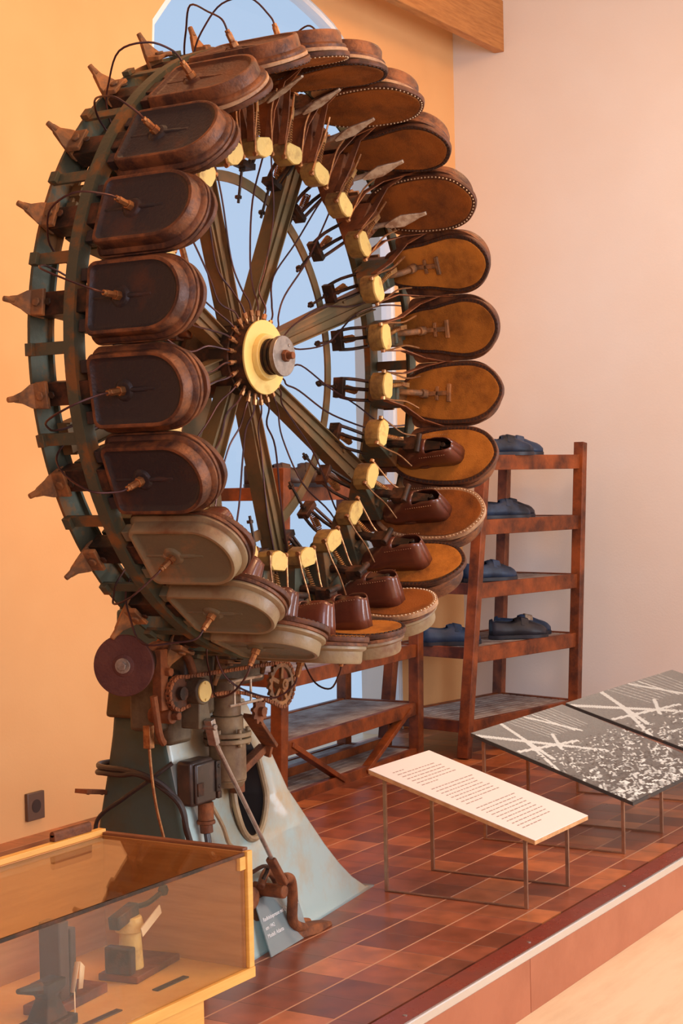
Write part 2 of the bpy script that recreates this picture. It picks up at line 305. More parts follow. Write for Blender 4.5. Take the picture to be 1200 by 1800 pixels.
# platform: tiles, strip, nosing, riser
b = MB().box((-.6, .605, -.03), (11.05, 2.30 - .01, .06)); struct(b.build('platform_floor', 'tiles'))
b = MB().box((-.6, .605, -.117), (11.05, 2.28, .112)); struct(b.build('platform_base', 'riser'))
S.objects['platform_floor'].name = 'floor_2'; S.objects['platform_base'].name = 'floor_3'
b = MB().box((-.6, -.592, -.026), (11.05, .075, .062)); struct(b.build('trim_1', 'strip', bevel=.002))
for k in range(-24, 22, 1):
    pass
b = MB()
for k in range(13): b.cyl((-4.5 + k * .74, -.60, .004), (-4.5 + k * .74, -.60, .0065), .006, n=10)
struct(b.build('trim_2', 'steel'))
b = MB().box((-.6, -.634, -.006), (11.05, .012, .026)); struct(b.build('trim_3', 'chrome', bevel=.003))
for i, (a, c) in enumerate(((-6.1, -1.25), (-1.247, .603), (.606, 2.45), (2.453, 4.92))):
    b = MB().box(((a + c) / 2, -.632, (-.019 + ZF) / 2), (c - a, .012, -.019 - ZF)); struct(b.build('baseboard_front_%d' % (i + 1), 'riser', bevel=.0008))
# oak beam
b = MB().box((-.6, 1.455, 3.91), (11.05, .06, .29)); struct(b.build('trim_4', 'beam', bevel=.004))
# wall socket
so = empty('wall_socket', (1.205, YB, .112)); tag(so, 'dark grey-brown power socket low on the orange wall left of the machine', 'power socket')
MB().box((0, -.008, 0), (.098, .016, .108)).build('cover_plate', 'socket', so, bevel=.003)
b = MB(); b.lathe([(.026, -.017), (.022, -.017), (.020, -.0165), (.020, -.0162), (.026, -.016)], 'y', 24); b.cyl((0, -.0162, 0), (0, -.0175, 0), .022, n=24); b.build('socket_well', 'socket_dark', so)

# ------------------------------------------------------------------ the rotary press
HX, HZ = .15, 1.6969
root = empty('rotary_sole_press', (.3, .2, 0)); RL = Vector((.3, .2, 0))
tag(root, 'tall rusty wheel-shaped shoe sole press on a pale green cast iron foot', 'press machine')
HUB = Vector((HX, 0, HZ)) - RL
PH = .1551
def part(mb, name, mat, bevel=0, parent=None, **k):   # parts given in world coordinates
    if parent is None: return mb.build(name, mat, root, bevel, loc=tuple(-RL), **k)
    return mb.build(name, mat, parent, bevel, **k)
def wpart(mb, name, mat, bevel=0, ang=0, **k): return mb.build(name, mat, root, bevel, loc=tuple(HUB), rot=(0, -ang, 0), **k)
def P(Rr, s, t): return Vector((Rr, -s, t))     # radial, axial toward the room, tangential

# rims
b = MB(); b.lathe([(.829, .041), (.829, .033), (.823, .033), (.764, .033), (.764, .020), (.757, .020), (.757, .041)], n=120); wpart(b, 'rear_rim', 'rim')
b = MB(); b.lathe([(.832, -.072), (.832, -.104), (.792, -.104), (.792, -.099), (.827, -.099), (.826, -.072)], n=120); wpart(b, 'front_rim', 'rim')
b = MB(); b.lathe([(.524, .031), (.524, .025), (.494, .025), (.494, .031)], n=96); wpart(b, 'guide_ring', 'spoke')
# spokes
b = MB()
for sgn in (-1, 1):
    b.hexa([(.09, .0, sgn * .005), (.09, .035, sgn * .005), (.09, .035, sgn * .026), (.09, .0, sgn * .026)], [(.768, .0, sgn * .009), (.768, .03, sgn * .009), (.768, .03, sgn * .040), (.768, .0, sgn * .040)])
    b.hexa([(.09, -.014, sgn * .022), (.09, .0, sgn * .022), (.09, .0, sgn * .026), (.09, -.014, sgn * .026)], [(.768, -.012, sgn * .036), (.768, 0, sgn * .036), (.768, 0, sgn * .040), (.768, -.012, sgn * .040)])
b.box((.42, .012, 0), (.64, .010, .03)); b.cyl((.60, -.006, .028), (.60, .0, .028), .009, n=6); b.cyl((.66, -.006, -.03), (.66, .0, -.03), .009, n=6)
sp0 = None
for k in range(8):
    a = R_(17.5 + 45 * k)
    if sp0 is None: sp0 = wpart(b, 'spoke', 'spoke', ang=a)
    else: c = sp0.copy(); COL.objects.link(c); c.rotation_euler = (0, -a, 0)
# hub
b = MB(); b.cyl((0, .12, 0), (0, -.03, 0), .105, n=40); b.cyl((0, -.03, 0), (0, -.075, 0), .098, n=40); b.cyl((0, .24, 0), (0, .12, 0), .085, n=32); wpart(b, 'manifold_drum', 'dark', .003)
b = MB(); b.lathe([(.056, -.083), (.103, -.083), (.103, -.076), (.056, -.076)], n=64); b.lathe([(.046, -.098), (.062, -.098), (.066, -.083), (.046, -.083)], n=48); hd = wpart(b, 'hub_disc', 'yellow', .0015)
b = MB()
for i in range(5): b.cyl((0, -.098 - .007 * i, 0), (0, -.1035 - .007 * i, 0), .050 if i % 2 == 0 else .047, n=40)
wpart(b, 'bearing_collar', 'dark')
b = MB(); b.cyl((0, -.132, 0), (0, -.1465, 0), .056, n=48); b.cyl((.024, -.1465, .03), (.024, -.149, .03), .005, n=8); wpart(b, 'hub_cap', 'steel', .0015)
b = MB(); b.cyl((0, -.1465, 0), (0, -.158, 0), .017, n=6); b.cyl((0, -.158, 0), (0, -.176, 0), .010, n=12); wpart(b, 'hub_bolt', 'rust', .001)
# connecting bars, arms and lugs
b = MB(); b.box((.826, -.018, 0), (.007, .112, .030)); b.box((.836, .028, 0), (.012, .022, .03)); bar0 = None
b2 = MB(); b2.box((.800, -.060, 0), (.046, .15, .056)); b2.cyl((.838, -.03, .0), (.842, -.03, 0), .010, n=6)
b3 = MB()
b3.hexa([P(.835, 0.020, -.033), P(.835, 0.020, .033), P(.835, -0.017, .033), P(.835, -0.017, -.033)], [P(.846, 0.020, -.031), P(.846, 0.020, .031), P(.848, -0.017, .029), P(.848, -0.017, -.029)])
b3.loft([[P(.800, -0.012, -.033), P(.800, -0.012, .033), P(.848, -0.015, .031), P(.848, -0.015, -.031)],
         [P(.812, -0.022, -.031), P(.812, -0.022, .031), P(.856, -0.022, .028), P(.856, -0.022, -.028)],
         [P(.845, -0.036, -.019), P(.845, -0.036, .019), P(.878, -0.032, .013), P(.878, -0.032, -.013)],
         [P(.880, -0.045, -.009), P(.880, -0.045, .009), P(.898, -0.038, .008), P(.898, -0.038, -.008)]])
b3.cyl(P(.882, -0.038, 0), P(.908, -0.046, 0), .009, .007, n=10); b3.cyl(P(.846, 0.002, 0), P(.853, 0.002, 0), .012, n=6)
ang = [PH + PI / 2 + PI / 12 * (k + 1) for k in range(24)]     # station k+1, counted from the top anticlockwise
def ring_copies(mb, name, mat, bevel=0, off=0.):
    o0 = wpart(mb, name, mat, bevel, ang=ang[0] + off); out = [o0]
    for a in ang[1:]:
        c = o0.copy(); COL.objects.link(c); c.rotation_euler = (0, -(a + off), 0); out.append(c)
    return out
ring_copies(b, 'crossbar', 'rim', .001, R_(7.5))
ring_copies(b2, 'press_arm', 'dark', .003)
ring_copies(b3, 'lug', 'lug', .003)

# press trays
def outline(kind, inset=0., n=14):
    s0, s1, hw = (.134, .414, .091)
    if kind == 'tray': s0, s1, hw = .134, .414, .091
    s0 += inset; s1 -= inset; hw -= inset; rc = max(.022 - inset * .5, .004); sm = s1 - hw * 1.12
    pts = []
    for i in range(6): a = PI + PI / 2 * i / 5; pts.append((s0 + rc + rc * math.cos(a), -hw + rc + rc * math.sin(a)))
    for i in range(1, 4): pts.append((s0 + rc + (sm - s0 - rc) * i / 4, -hw))
    for i in range(2 * n + 1): a = -PI / 2 + PI * i / (2 * n); pts.append((sm + (s1 - sm) * max(0, math.cos(a)) ** .93, hw * math.sin(a)))
    for i in range(3, 0, -1): pts.append((s0 + rc + (sm - s0 - rc) * i / 4, hw))
    for i in range(6): a = PI / 2 + PI / 2 * i / 5; pts.append((s0 + rc + rc * math.cos(a), hw - rc + rc * math.sin(a)))
    return pts
def tray_mesh():
    b = MB(); L = [(.785, -.007), (.793, -.008), (.797, -.004), (.800, .002), (.826, .003), (.832, .006), (.833, .010), (.832, .014)]
    b.cur = 0; rings = [[P(r, s, t) for s, t in outline('tray', i)] for r, i in L]; b.loft(rings, True, False)
    b.cur = 1; L2 = [(.832, .014), (.826, .020), (.8245, .026)]; b.loft([[P(r, s, t) for s, t in outline('tray', i)] for r, i in L2], False, True)
    return b
def boss_mesh():
    b = MB(); b.cyl(P(.822, .235, 0), P(.830, .235, 0), .030, .020, n=24)
    b.hexa([P(.823, .145, -.006), P(.823, .145, .006), P(.823, .325, .006), P(.823, .325, -.006)], [P(.826, .150, -.002), P(.826, .150, .002), P(.826, .320, .002), P(.826, .320, -.002)])
    b.hexa([P(.823, .205, -.008), P(.823, .205, .008), P(.823, .305, .008), P(.823, .305, -.008)], [P(.832, .210, -.003), P(.832, .210, .003), P(.826, .300, .003), P(.826, .300, -.003)])
    b.box(P(.808, .128, -.06), (.03, .03, .03)); b.box(P(.808, .128, .06), (.03, .03, .03)); return b
def fitting_mesh():
    b = MB(); b.cyl(P(.828, .235, 0), P(.842, .232, .0), .012, n=6); b.cyl(P(.842, .232, 0), P(.866, .226, 0), .0085, n=6); b.cyl(P(.866, .226, 0), P(.874, .224, 0), .007, n=8); return b
def seal_mesh():
    b = MB(); b.loft([[P(r, s, t) for s, t in outline('tray', i)] for r, i in ((.776, -.006), (.776, -.011), (.785, -.011), (.786, -.006))], True, True); return b
tm = tray_mesh(); bm_ = boss_mesh(); fm = fitting_mesh(); sm_ = seal_mesh()
protos = {}
for key, mats in (('dark', ['trayrim', 'tray']), ('red', ['trayrim', 'tray_red']), ('olive', ['olive_side', 'tray_olive'])):
    t = wpart(tm, 'press_tray', mats, 0); k = bm_.build('boss', mats[1], t, .0015); f = fm.build('hose_fitting', 'brass', t, .0008); g = sm_.build('rubber_seal', 'rubber' if key == 'red' else 'trayrim', t, .001)
    protos[key] = (t, [k, f, g], [0])
for i, a in enumerate(ang):
    key = 'olive' if i + 1 in (8, 9, 10, 11, 12, 13) else ('red' if i + 1 in (24, 1, 2, 23, 22) else 'dark')
    t, kids, used = protos[key]
    if used[0]:
        c = t.copy(); COL.objects.link(c)
        for g in kids: d = g.copy(); COL.objects.link(d); d.parent = c
        t = c
    used[0] = 1; t.rotation_euler = (0, -a, 0)

# air pipes: tray fitting -> over the rim -> hub nut
def pipe_mesh(v):
    r = random.Random(v); b = MB(); side = r.choice((-1, 1)); j = lambda q: r.uniform(-q, q)
    pts = [P(.872, .225, 0), P(.90 + j(.01), .215, .003 * side), P(.935 + j(.015), .17, .02 * side), P(.93 + j(.02), .10, .05 * side), P(.885, .05, .075 * side), P(.83, .02, .085 * side), P(.76, .01, .080 * side + j(.01)),
           P(.62, .012, .05 * side + j(.02)), P(.45, .015, .02 * side + j(.02)), P(.28, .02, j(.03)), P(.20, .03, j(.02)), P(.155, .05, 0), P(.128, .053, 0)]
    b.tube(pts, .0027, 6, 5); return b
def nut_mesh():
    b = MB(); b.cyl(P(.099, .053, 0), P(.116, .053, 0), .0045, n=8); b.cyl(P(.116, .053, 0), P(.132, .053, 0), .0070, n=6); return b
pm = [wpart(pipe_mesh(v), 'air_pipe', 'pipe') for v in (3, 5, 8, 13)]; nm = nut_mesh(); nuts = [nm.build('pipe_nut', 'brass', p, .0006) for p in pm]
for i, a in enumerate(ang):
    p = pm[i % 4]
    if i >= 4:
        q = p.copy(); COL.objects.link(q); d = nuts[i % 4].copy(); COL.objects.link(d); d.parent = q; p = q
    p.rotation_euler = (0, -(a), 0)

# clamp units
def clamp_parts():
    out = []
    b = MB()   # cast bracket
    b.loft([[P(.735, .02, -.044), P(.735, .02, .044), P(.735, .115, .044), P(.735, .115, -.044)], [P(.66, .03, -.034), P(.66, .03, .034), P(.66, .12, .034), P(.66, .12, -.034)], [P(.565, .085, -.022), P(.565, .085, .022), P(.565, .125, .022), P(.565, .125, -.022)]])
    b.cyl(P(.68, .118, -.03), P(.68, .118, .03), .010, n=10); b.cyl(P(.635, .115, .015), P(.635, .132, .015), .011, n=8); b.cyl(P(.70, .10, -.016), P(.70, .118, -.016), .009, n=6)
    b.box(P(.74, .05, 0), (.05, .12, .05))
    out.append(b)
    b = MB()   # block with cream face
    sh = [(.541, -.027), (.534, 0), (.541, .027), (.554, .040), (.578, .040), (.590, .028), (.590, -.028), (.578, -.040), (.554, -.040)]
    b.cur = 1; b.loft([[P(r, .105, t) for r, t in sh], [P(r, .150, t) for r, t in sh]]); b.cur = 0
    b.loft([[P(r, .150, t) for r, t in sh], [P(.558 + (r - .558) * .94, .156, t * .94) for r, t in sh]])
    out.append(b)
    b = MB(); pts = []
    for i in range(73): a = 2 * PI * 9 * i / 72; f = i / 72; pts.append(P(.597 + .058 * f, .140 + .010 * f + .006 * math.cos(a), .004 + .014 * f + .006 * math.sin(a)))
    b.tube(pts, .0017, 5); b.hexa([P(.655, .145, .012), P(.655, .145, .024), P(.655, .155, .024), P(.655, .155, .012)], [P(.69, .148, .012), P(.69, .148, .026), P(.69, .158, .026), P(.69, .158, .012)]); out.append(b)
    b = MB()   # side straps
    for g in (-1,):
        b.tube([P(.548, .150, g * .042), P(.60, .155, g * .040), P(.66, .165, g * .036), P(.715, .18, g * .05)], .0028, 6, 4)
        b.cyl(P(.545, .148, g * .036), P(.545, .148, g * .045), .007, n=8)
    out.append(b)
    for g in (-1, 1):
        b = MB()   # flexible side band gripping the sole
        a = [P(.580, .140, g * .041), P(.66, .155, g * .050), P(.735, .18, g * .082), P(.768, .235, g * .100), P(.772, .28, g * .104)]
        for i in range(4): b.hexa([a[i] + P(0, -.011, 0), a[i] + P(0, .011, 0), a[i] + P(0, .011, g * .004), a[i] + P(0, -.011, g * .004)], [a[i + 1] + P(0, -.011 + .002 * i, 0), a[i + 1] + P(0, .011 - .002 * i, 0), a[i + 1] + P(0, .011 - .002 * i, g * .003), a[i + 1] + P(0, -.011 + .002 * i, g * .003)])
        out.append(b)
    b = MB(); g = 1; b.tube([P(.548, .150, g * .042), P(.60, .155, g * .040), P(.66, .165, g * .036), P(.715, .18, g * .05)], .0028, 6, 4); b.cyl(P(.545, .148, g * .036), P(.545, .148, g * .045), .007, n=8); out.append(b)
    b = MB()   # rear yoke with coil and guide rod
    b.box(P(.552, -.012, 0), (.018, .035, .062)); b.tube([P(.552, -.01, -.028), P(.60, .01, -.032), P(.66, .05, -.028)], .0055, 6, 3); b.tube([P(.552, -.01, .028), P(.60, .01, .032), P(.66, .05, .028)], .0055, 6, 3)
    b.tube([P(.552, 0, 0), P(.60, .03, .0), P(.64, .07, 0)], .006, 6, 2)
    out.append(b)
    b = MB(); b.cyl(P(.445, -.028, 0), P(.55, -.020, 0), .0042, n=8); b.cyl(P(.458, -.029, 0), P(.466, -.029, 0), .010, n=6); b.cyl(P(.535, -.020, 0), P(.543, -.020, 0), .009, n=6); out.append(b)
    b = MB(); pts = []
    for i in range(65): a = 2 * PI * 8 * i / 64; f = i / 64; pts.append(P(.575 + .05 * f, .0 + .010 * math.cos(a), .010 * math.sin(a)))
    b.tube(pts, .0022, 5); out.append(b)
    return out
def arm_variants():
    out = []
    b = MB()   # low pressing foot with crosspiece
    b.tube([P(.69, .10, 0), P(.705, .15, 0), P(.742, .175, 0)], .010, 8, 3); b.cyl(P(.735, .175, 0), P(.768, .182, 0), .014, n=12)
    b.hexa([P(.752, .180, -.007), P(.752, .180, .007), P(.764, .180, .007), P(.764, .180, -.007)], [P(.752, .258, -.007), P(.752, .258, .007), P(.764, .258, .007), P(.764, .258, -.007)])
    b.box(P(.757, .262, 0), (.014, .012, .056)); b.box(P(.757, .220, 0), (.010, .010, .044)); out.append((b, 'lug'))
    b = MB()   # slotted lever
    b.tube([P(.675, .11, -.01), P(.69, .17, -.012), P(.70, .20, -.012)], .008, 8, 3)
    sh = [(0, .005), (.02, .013), (.05, .020), (.08, .013), (.10, .007), (.118, .006), (.118, -.006), (.10, -.007), (.08, -.013), (.05, -.020), (.02, -.013), (0, -.005)]
    for lo, hi in ((.0, 1.),):
        L = [P(.675 + .45 * d, .17 + d, -.012 + t) for d, t in sh]; b.prism(L, P(.006, 0, 0))
    out.append((b, 'hammer'))
    b = MB()   # heavy clamp head over the shoe
    b.tube([P(.66, .08, 0), P(.655, .14, 0), P(.668, .20, .0)], .013, 8, 3); b.box(P(.668, .20, 0), (.030, .05, .040)); b.cyl(P(.655, .225, -.03), P(.655, .225, .03), .009, n=10)
    b.hexa([P(.672, .21, -.02), P(.672, .21, .02), P(.684, .21, .02), P(.684, .21, -.02)], [P(.678, .29, -.012), P(.678, .29, .012), P(.688, .29, .012), P(.688, .29, -.012)])
    b.cyl(P(.672, .300, 0), P(.692, .300, 0), .008, n=10); out.append((b, 'dark')); return out
cb = clamp_parts(); av = arm_variants()
SHOE = range(8, 17)
names = [('clamp_bracket', 'rim', .002), ('clamp_block', ['cream', 'blockside'], .001), ('spring', 'spring', 0), ('tie_rod', 'brass', 0), ('side_band', 'rust', 0), ('side_band', 'rust', 0), ('tie_rod', 'brass', 0), ('yoke', 'dark', .001), ('guide_rod', 'dark', 0), ('coil', 'spring', 0)]
cprot = {}
def make_clamp(v):
    t = wpart(cb[0], 'clamp_bracket', 'rim' if v != 1 else 'rust', .002)
    kids = [cb[i].build(names[i][0], names[i][1], t, names[i][2]) for i in range(1, 10) if not (v == 2 and i in (4, 5))]
    kids.append(av[v][0].build('pressing_foot' if v == 0 else ('slotted_lever' if v == 1 else 'clamp_head'), av[v][1], t, .0015)); return t, kids
for i, a in enumerate(ang):
    n = i + 1; v = 2 if n in SHOE else (1 if n in (24, 23, 22, 21, 1, 2) else (0 if n in (18, 17, 19, 6, 5) else (1 if n == 20 else 0)))
    if v not in cprot: cprot[v] = make_clamp(v); t = cprot[v][0]
    else:
        s, kids = cprot[v]; t = s.copy(); COL.objects.link(t)
        for g in kids: d = g.copy(); COL.objects.link(d); d.parent = t
    t.rotation_euler = (0, -a, 0)

# soles and shoes held in the presses (top-level things)
def sole_outline(kind, k=1., n=22):
    if kind == 0: prof = [(.075, .0), (.078, .024), (.09, .042), (.13, .070), (.18, .086), (.24, .095), (.30, .097), (.35, .092), (.395, .074), (.425, .045), (.440, .018), (.443, 0)]
    else: prof = [(.075, .0), (.078, .028), (.09, .048), (.12, .060), (.17, .070), (.22, .074), (.28, .086), (.33, .091), (.38, .079), (.41, .056), (.430, .024), (.434, 0)]
    pts = [(s, -w_) for s, w_ in prof] + [(s, w_) for s, w_ in prof[-2:0:-1]]
    N = len(pts); out = []
    for i in range(N):     # catmull-rom closed
        a, b_, c, d = [Vector((*pts[(i + q) % N], 0)) for q in (-1, 0, 1, 2)]
        for u in range(4):
            t = u / 4; p = .5 * ((2 * b_) + (c - a) * t + (2 * a - 5 * b_ + 4 * c - d) * t * t + (3 * b_ - a - 3 * c + d) * t ** 3); out.append((p.x, p.y))
    cx = .27; off = 1 - k
    res = []
    for s, t in out:
        hw = .09; res.append((cx + (s - cx) * (1 - off * .53), t * (1 - off)))
    return res
def sole_body(kind, thick=.014):
    b = MB(); L = [(.775, .99), (.772, 1.0), (.775 - thick + .003, 1.0), (.775 - thick, .985), (.775 - thick, .90)]
    b.loft([[P(r, s, t) for s, t in sole_outline(kind, k)] for r, k in L], True, True); return b
def footbed(kind, thick=.014):
    b = MB(); z = .775 - thick
    b.loft([[P(r, s, t) for s, t in sole_outline(kind, k)] for r, k in ((z - .0003, .865), (z - .0025, .86), (z - .0030, .83), (z - .0006, .66), (z - .0004, .45), (z - .0022, .2), (z - .0030, .05))], False, True); return b
def stitches(kind, mode, thick=.014):
    b = MB(); O = sole_outline(kind, .93); z = .775 - thick; acc = 0
    step = .0115 if mode == 'nail' else .0125
    for i in range(len(O)):
        p = Vector((*O[i], 0)); q = Vector((*O[(i + 1) % len(O)], 0)); d = (q - p).length
        while acc < d:
            c = p.lerp(q, acc / d); tdir = (q - p).normalized()
            if c.x > .12:
                if mode == 'nail': b.cyl(P(z, c.x, c.y), P(z - .0025, c.x, c.y), .0026, .0018, n=6)
                else: b.bar(P(z - .0005, *(c - tdir * .0038).xy), P(z - .0005, *(c + tdir * .0038).xy), .0062, .003, up=(1, 0, 0))
            acc += step
        acc -= d
    return b
def shoe_upper(sc=1., h=1., low=False):
    # upper in (R, s, t); heel toward +s, stands on the sole at R0 and rises toward the hub
    R0 = .7605; sh, st = .326, .096; NS, NT = 22, 17; V = []; b = MB()
    prof_w = [(0, .012), (.03, .024), (.10, .034), (.3, .0365), (.5, .038), (.72, .044), (.88, .036), (.97, .02), (1, .006)]
    prof_h = [(0, .098), (.05, .108), (.2, .106), (.38, .090), (.5, .086), (.62, .070), (.8, .046), (.93, .032), (1, .012)]
    def ev(p, u):
        for i in range(len(p) - 1):
            if u <= p[i + 1][0]: f = (u - p[i][0]) / (p[i + 1][0] - p[i][0]); f = f * f * (3 - 2 * f) if 0 < i < len(p) - 2 else f; return p[i][1] * (1 - f) + p[i + 1][1] * f
        return p[-1][1]
    for i in range(NS):
        u = (i / (NS - 1)) ** 1.15; wv = ev(prof_w, u) * sc; hv = ev(prof_h, u) * h
        for j in range(NT):
            a = PI * j / (NT - 1); x = math.cos(a); zz = math.sin(a)
            if u < .5: x = math.copysign(abs(x) ** .45, x); zz = max(0., zz) ** .8
            else: f_ = min(1, (u - .5) / .2); x = math.copysign(abs(x) ** (.45 + .55 * f_), x); zz = max(0., zz) ** .8
            pinch = 1 - .20 * zz * (1 if u < .5 else .5); bulge = 1 + .06 * math.sin(PI * min(1, zz * 1.2))
            V.append(P(R0 - hv * zz, sh + (st - sh) * u + (.006 * (1 - zz) if u < .1 else 0), wv * x * pinch * bulge))
    F = []
    for i in range(NS - 1):
        u = ((i + .5) / (NS - 1)) ** 1.15
        for j in range(NT - 1):
            if .0 <= u < .40 and 5 <= j <= NT - 7: continue
            F.append((i * NT + j, i * NT + j + 1, (i + 1) * NT + j + 1, (i + 1) * NT + j))
    # heel counter closing strip
    b.add(V, F)
    b.add([V[j] for j in range(6)] + [V[NT - 1 - j] for j in range(6)], [(j, j + 1, 6 + j + 1, 6 + j) for j in range(5)])
    return b
def solidify(o, t): md = o.modifiers.new('thickness', 'SOLIDIFY'); md.thickness = t; md.offset = 0; return o
SB = {k: sole_body(k) for k in (0, 1)}; FB = {k: footbed(k) for k in (0, 1)}; ST = {(k, m_): stitches(k, m_) for k in (0, 1) for m_ in ('nail', 'thread')}
UP = shoe_upper()
upme = UP
clock = {1: 'just left of the very top of the wheel', 2: 'second from the top on the left side', 3: 'third from the top on the left side', 4: 'at the ten o clock position on the left',
 5: 'on the left just above hub height', 6: 'on the left just below hub height', 7: 'on the left at the eight o clock position', 8: 'above the olive tray at the lower left', 9: 'above the next olive tray toward the bottom left',
 17: 'on the right just below hub height', 18: 'on the right just above hub height', 19: 'two presses above hub height on the right', 20: 'on the right at the two o clock position', 21: 'on the upper right of the wheel',
 22: 'upper right, one press below the steeply overhanging soles', 23: 'near the top right, third from the top', 24: 'at the very top of the wheel'}
look = {1: 'brown sole with a yellowish edge', 2: 'brown sole with a bright tan edge', 3: 'brown sole in a red-brown tray', 4: 'brown sole behind a dark tray', 5: 'dark sole behind a black-brown tray', 6: 'sole with a stitched dark edge', 7: 'dark sole with a stitched dark edge',
 17: 'broad tan suede sole without shoe', 18: 'waisted tan suede sole without shoe', 19: 'brown suede sole with a rusty clamp foot', 20: 'dark suede sole ringed with pale nails', 21: 'brown suede sole with a dark stitched rim', 22: 'dark sole with a pale nail row', 23: 'wide brown sole seen from below', 24: 'flat brown sole seen edge-on'}
shoelab = {8: 'brown leather shoe mostly hidden behind the upper olive tray, lower left', 9: 'brown leather shoe mostly hidden behind the middle olive tray at the lower left', 10: 'brown leather shoe on its sole, leftmost of the four along the bottom',
 11: 'brown leather shoe second from left along the bottom, glossy heel counter', 12: 'upright brown leather shoe at the bottom right with low stacked heel', 13: 'brown leather shoe on a round stitched sole, one press up from the bottom right',
 14: 'brown leather shoe on a tan suede sole, two presses up from the bottom right', 15: 'brown leather shoe lying tilted on a dark nailed sole, lower right of the wheel', 16: 'brown leather shoe lying sideways on a sole, highest of the clamped shoes on the right'}
HW = Vector((HX, 0, HZ))
for i, a in enumerate(ang):
    n = i + 1; kind = 0 if n in (17, 16, 15, 14, 20, 22) else 1; mode = 'nail' if n in (20, 22, 15, 13, 9, 24) else 'thread'
    isshoe = n in SHOE
    th = empty('clamped_shoe' if isshoe else 'clamped_sole'); th.location = HW + Vector((.77 * math.cos(a), -.25, .77 * math.sin(a))); th.rotation_euler = (0, -a, 0)
    off = (-.77, .25, 0)
    if isshoe: tag(th, shoelab[n], 'shoe', 'brown shoes clamped in the lower presses')
    else: tag(th, look[n] + ', ' + clock[n], 'shoe sole', 'leather soles clamped in the presses')
    SB[kind].build('outsole', 'rubber' if n in (13, 15) else 'welt', th, .001, loc=off); 
    FB[kind].build('footbed', 'suede' if n in (14, 16, 17, 18, 19, 11, 12) else 'suede_dark', th, loc=off)
    ST[(kind, mode)].build('nail_row' if mode == 'nail' else 'stitching', 'nail' if mode == 'nail' else 'thread', th, loc=off)
    if isshoe:
        u = solidify(upme.build('upper', 'leather', th, loc=off), .0028)
        b = MB(); o2 = [(.211 + .122 * math.cos(q), .040 * math.sin(q) * (1.08 if math.cos(q) < 0 else .95)) for q in [2 * PI * k / 36 for k in range(36)]]
        b.loft([[P(.7612, s, t) for s, t in o2], [P(.752, s, t) for s, t in o2]]); b.build('welt', 'welt', th, .001, loc=off)
        b = MB()
        for g in (-1, 1):
            for q in range(12): c = P(.675 + .001 * q, (.309 - .008 * q), g * (.0335 + .0004 * q)); b.box(c, (.0011, .0018, .002))
        b.build('seam', 'rubber', th, loc=off)

# ---- machine foot, column and drive
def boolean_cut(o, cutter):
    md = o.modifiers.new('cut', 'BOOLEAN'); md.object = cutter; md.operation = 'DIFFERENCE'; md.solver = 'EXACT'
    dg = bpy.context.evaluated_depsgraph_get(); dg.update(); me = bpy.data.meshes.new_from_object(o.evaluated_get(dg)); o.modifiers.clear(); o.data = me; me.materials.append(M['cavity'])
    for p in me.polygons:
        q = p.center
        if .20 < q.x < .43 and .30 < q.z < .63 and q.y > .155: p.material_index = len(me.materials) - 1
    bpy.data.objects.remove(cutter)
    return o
# rows: z, front-left (x,y), front-right (x,y), back-right, back-left
rows = [(0, (-.10, -.02), (1.10, .15), (1.02, .52), (-.10, .50)), (.01, (-.095, -.015), (1.04, .15), (.98, .50), (-.095, .48)), (.06, (-.08, -.005), (.955, .15), (.90, .46), (-.085, .46)), (.12, (-.078, .01), (.878, .15), (.83, .44), (-.078, .44)), (.20, (-.072, .028), (.79, .15), (.75, .42), (-.07, .42)), (.28, (-.068, .045), (.712, .15), (.67, .40), (-.065, .40)),
        (.41, (-.06, .075), (.585, .15), (.55, .38), (-.058, .38)), (.54, (-.055, .11), (.496, .15), (.47, .36), (-.045, .36)), (.65, (-.05, .14), (.412, .15), (.40, .35), (-.03, .35)), (.715, (-.045, .15), (.36, .15), (.36, .35), (-.02, .35))]
b = MB(); rings = []
def rr_quad(c, z, r=.02):
    out = []
    for i in range(4):
        p = Vector(c[i]); pa = Vector(c[i - 1]); pn = Vector(c[(i + 1) % 4]); a = (pa - p).normalized() * r; d = (pn - p).normalized() * r
        out += [p + a, p + a * .3 + d * .3, p + d]
    return [(q.x, q.y, z) for q in out]
for z, fl, fr, br, bl in rows: rings.append(rr_quad((fl, fr, br, bl), z))
n = 12
for k in range(len(rings) - 1):
    for j in range(n):
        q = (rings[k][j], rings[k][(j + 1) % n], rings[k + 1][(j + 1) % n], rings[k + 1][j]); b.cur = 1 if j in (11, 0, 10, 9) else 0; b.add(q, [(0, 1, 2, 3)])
b.cur = 0; b.add(rings[-1], [tuple(range(n))]); b.add(rings[0], [tuple(range(n))])
foot = part(b, 'machine_foot', ['base', 'base_shaded_side'], angle=30)
bmx = bmesh.new(); bmx.from_mesh(foot.data); bmesh.ops.remove_doubles(bmx, verts=bmx.verts, dist=1e-5); bmesh.ops.recalc_face_normals(bmx, faces=bmx.faces); bmx.to_mesh(foot.data); bmx.free()
hole = [(.315 + .098 * math.cos(q) * (1 if math.cos(q) > 0 else 1.05), .42 + .105 * math.sin(q)) for q in [PI + PI * k / 16 for k in range(17)]] + [(.385, .56), (.34, .62), (.28, .62), (.235, .56)]
c = MB(); c.prism([(x, -.1, z) for x, z in hole], (0, .44, 0)); cut = c.build('cutter', 'dark', root, loc=tuple(-RL)); boolean_cut(foot, cut)
b = MB(); b.tube([(.225, .118, .60), (.212, .11, .54), (.212, .10, .46), (.215, .095, .42), (.235, .09, .36), (.27, .093, .325), (.315, .10, .313), (.36, .11, .327), (.395, .118, .365), (.412, .122, .42), (.405, .130, .48), (.385, .138, .56)], .010, 8, 3); part(b, 'opening_rim', 'castpaint')
b = MB()
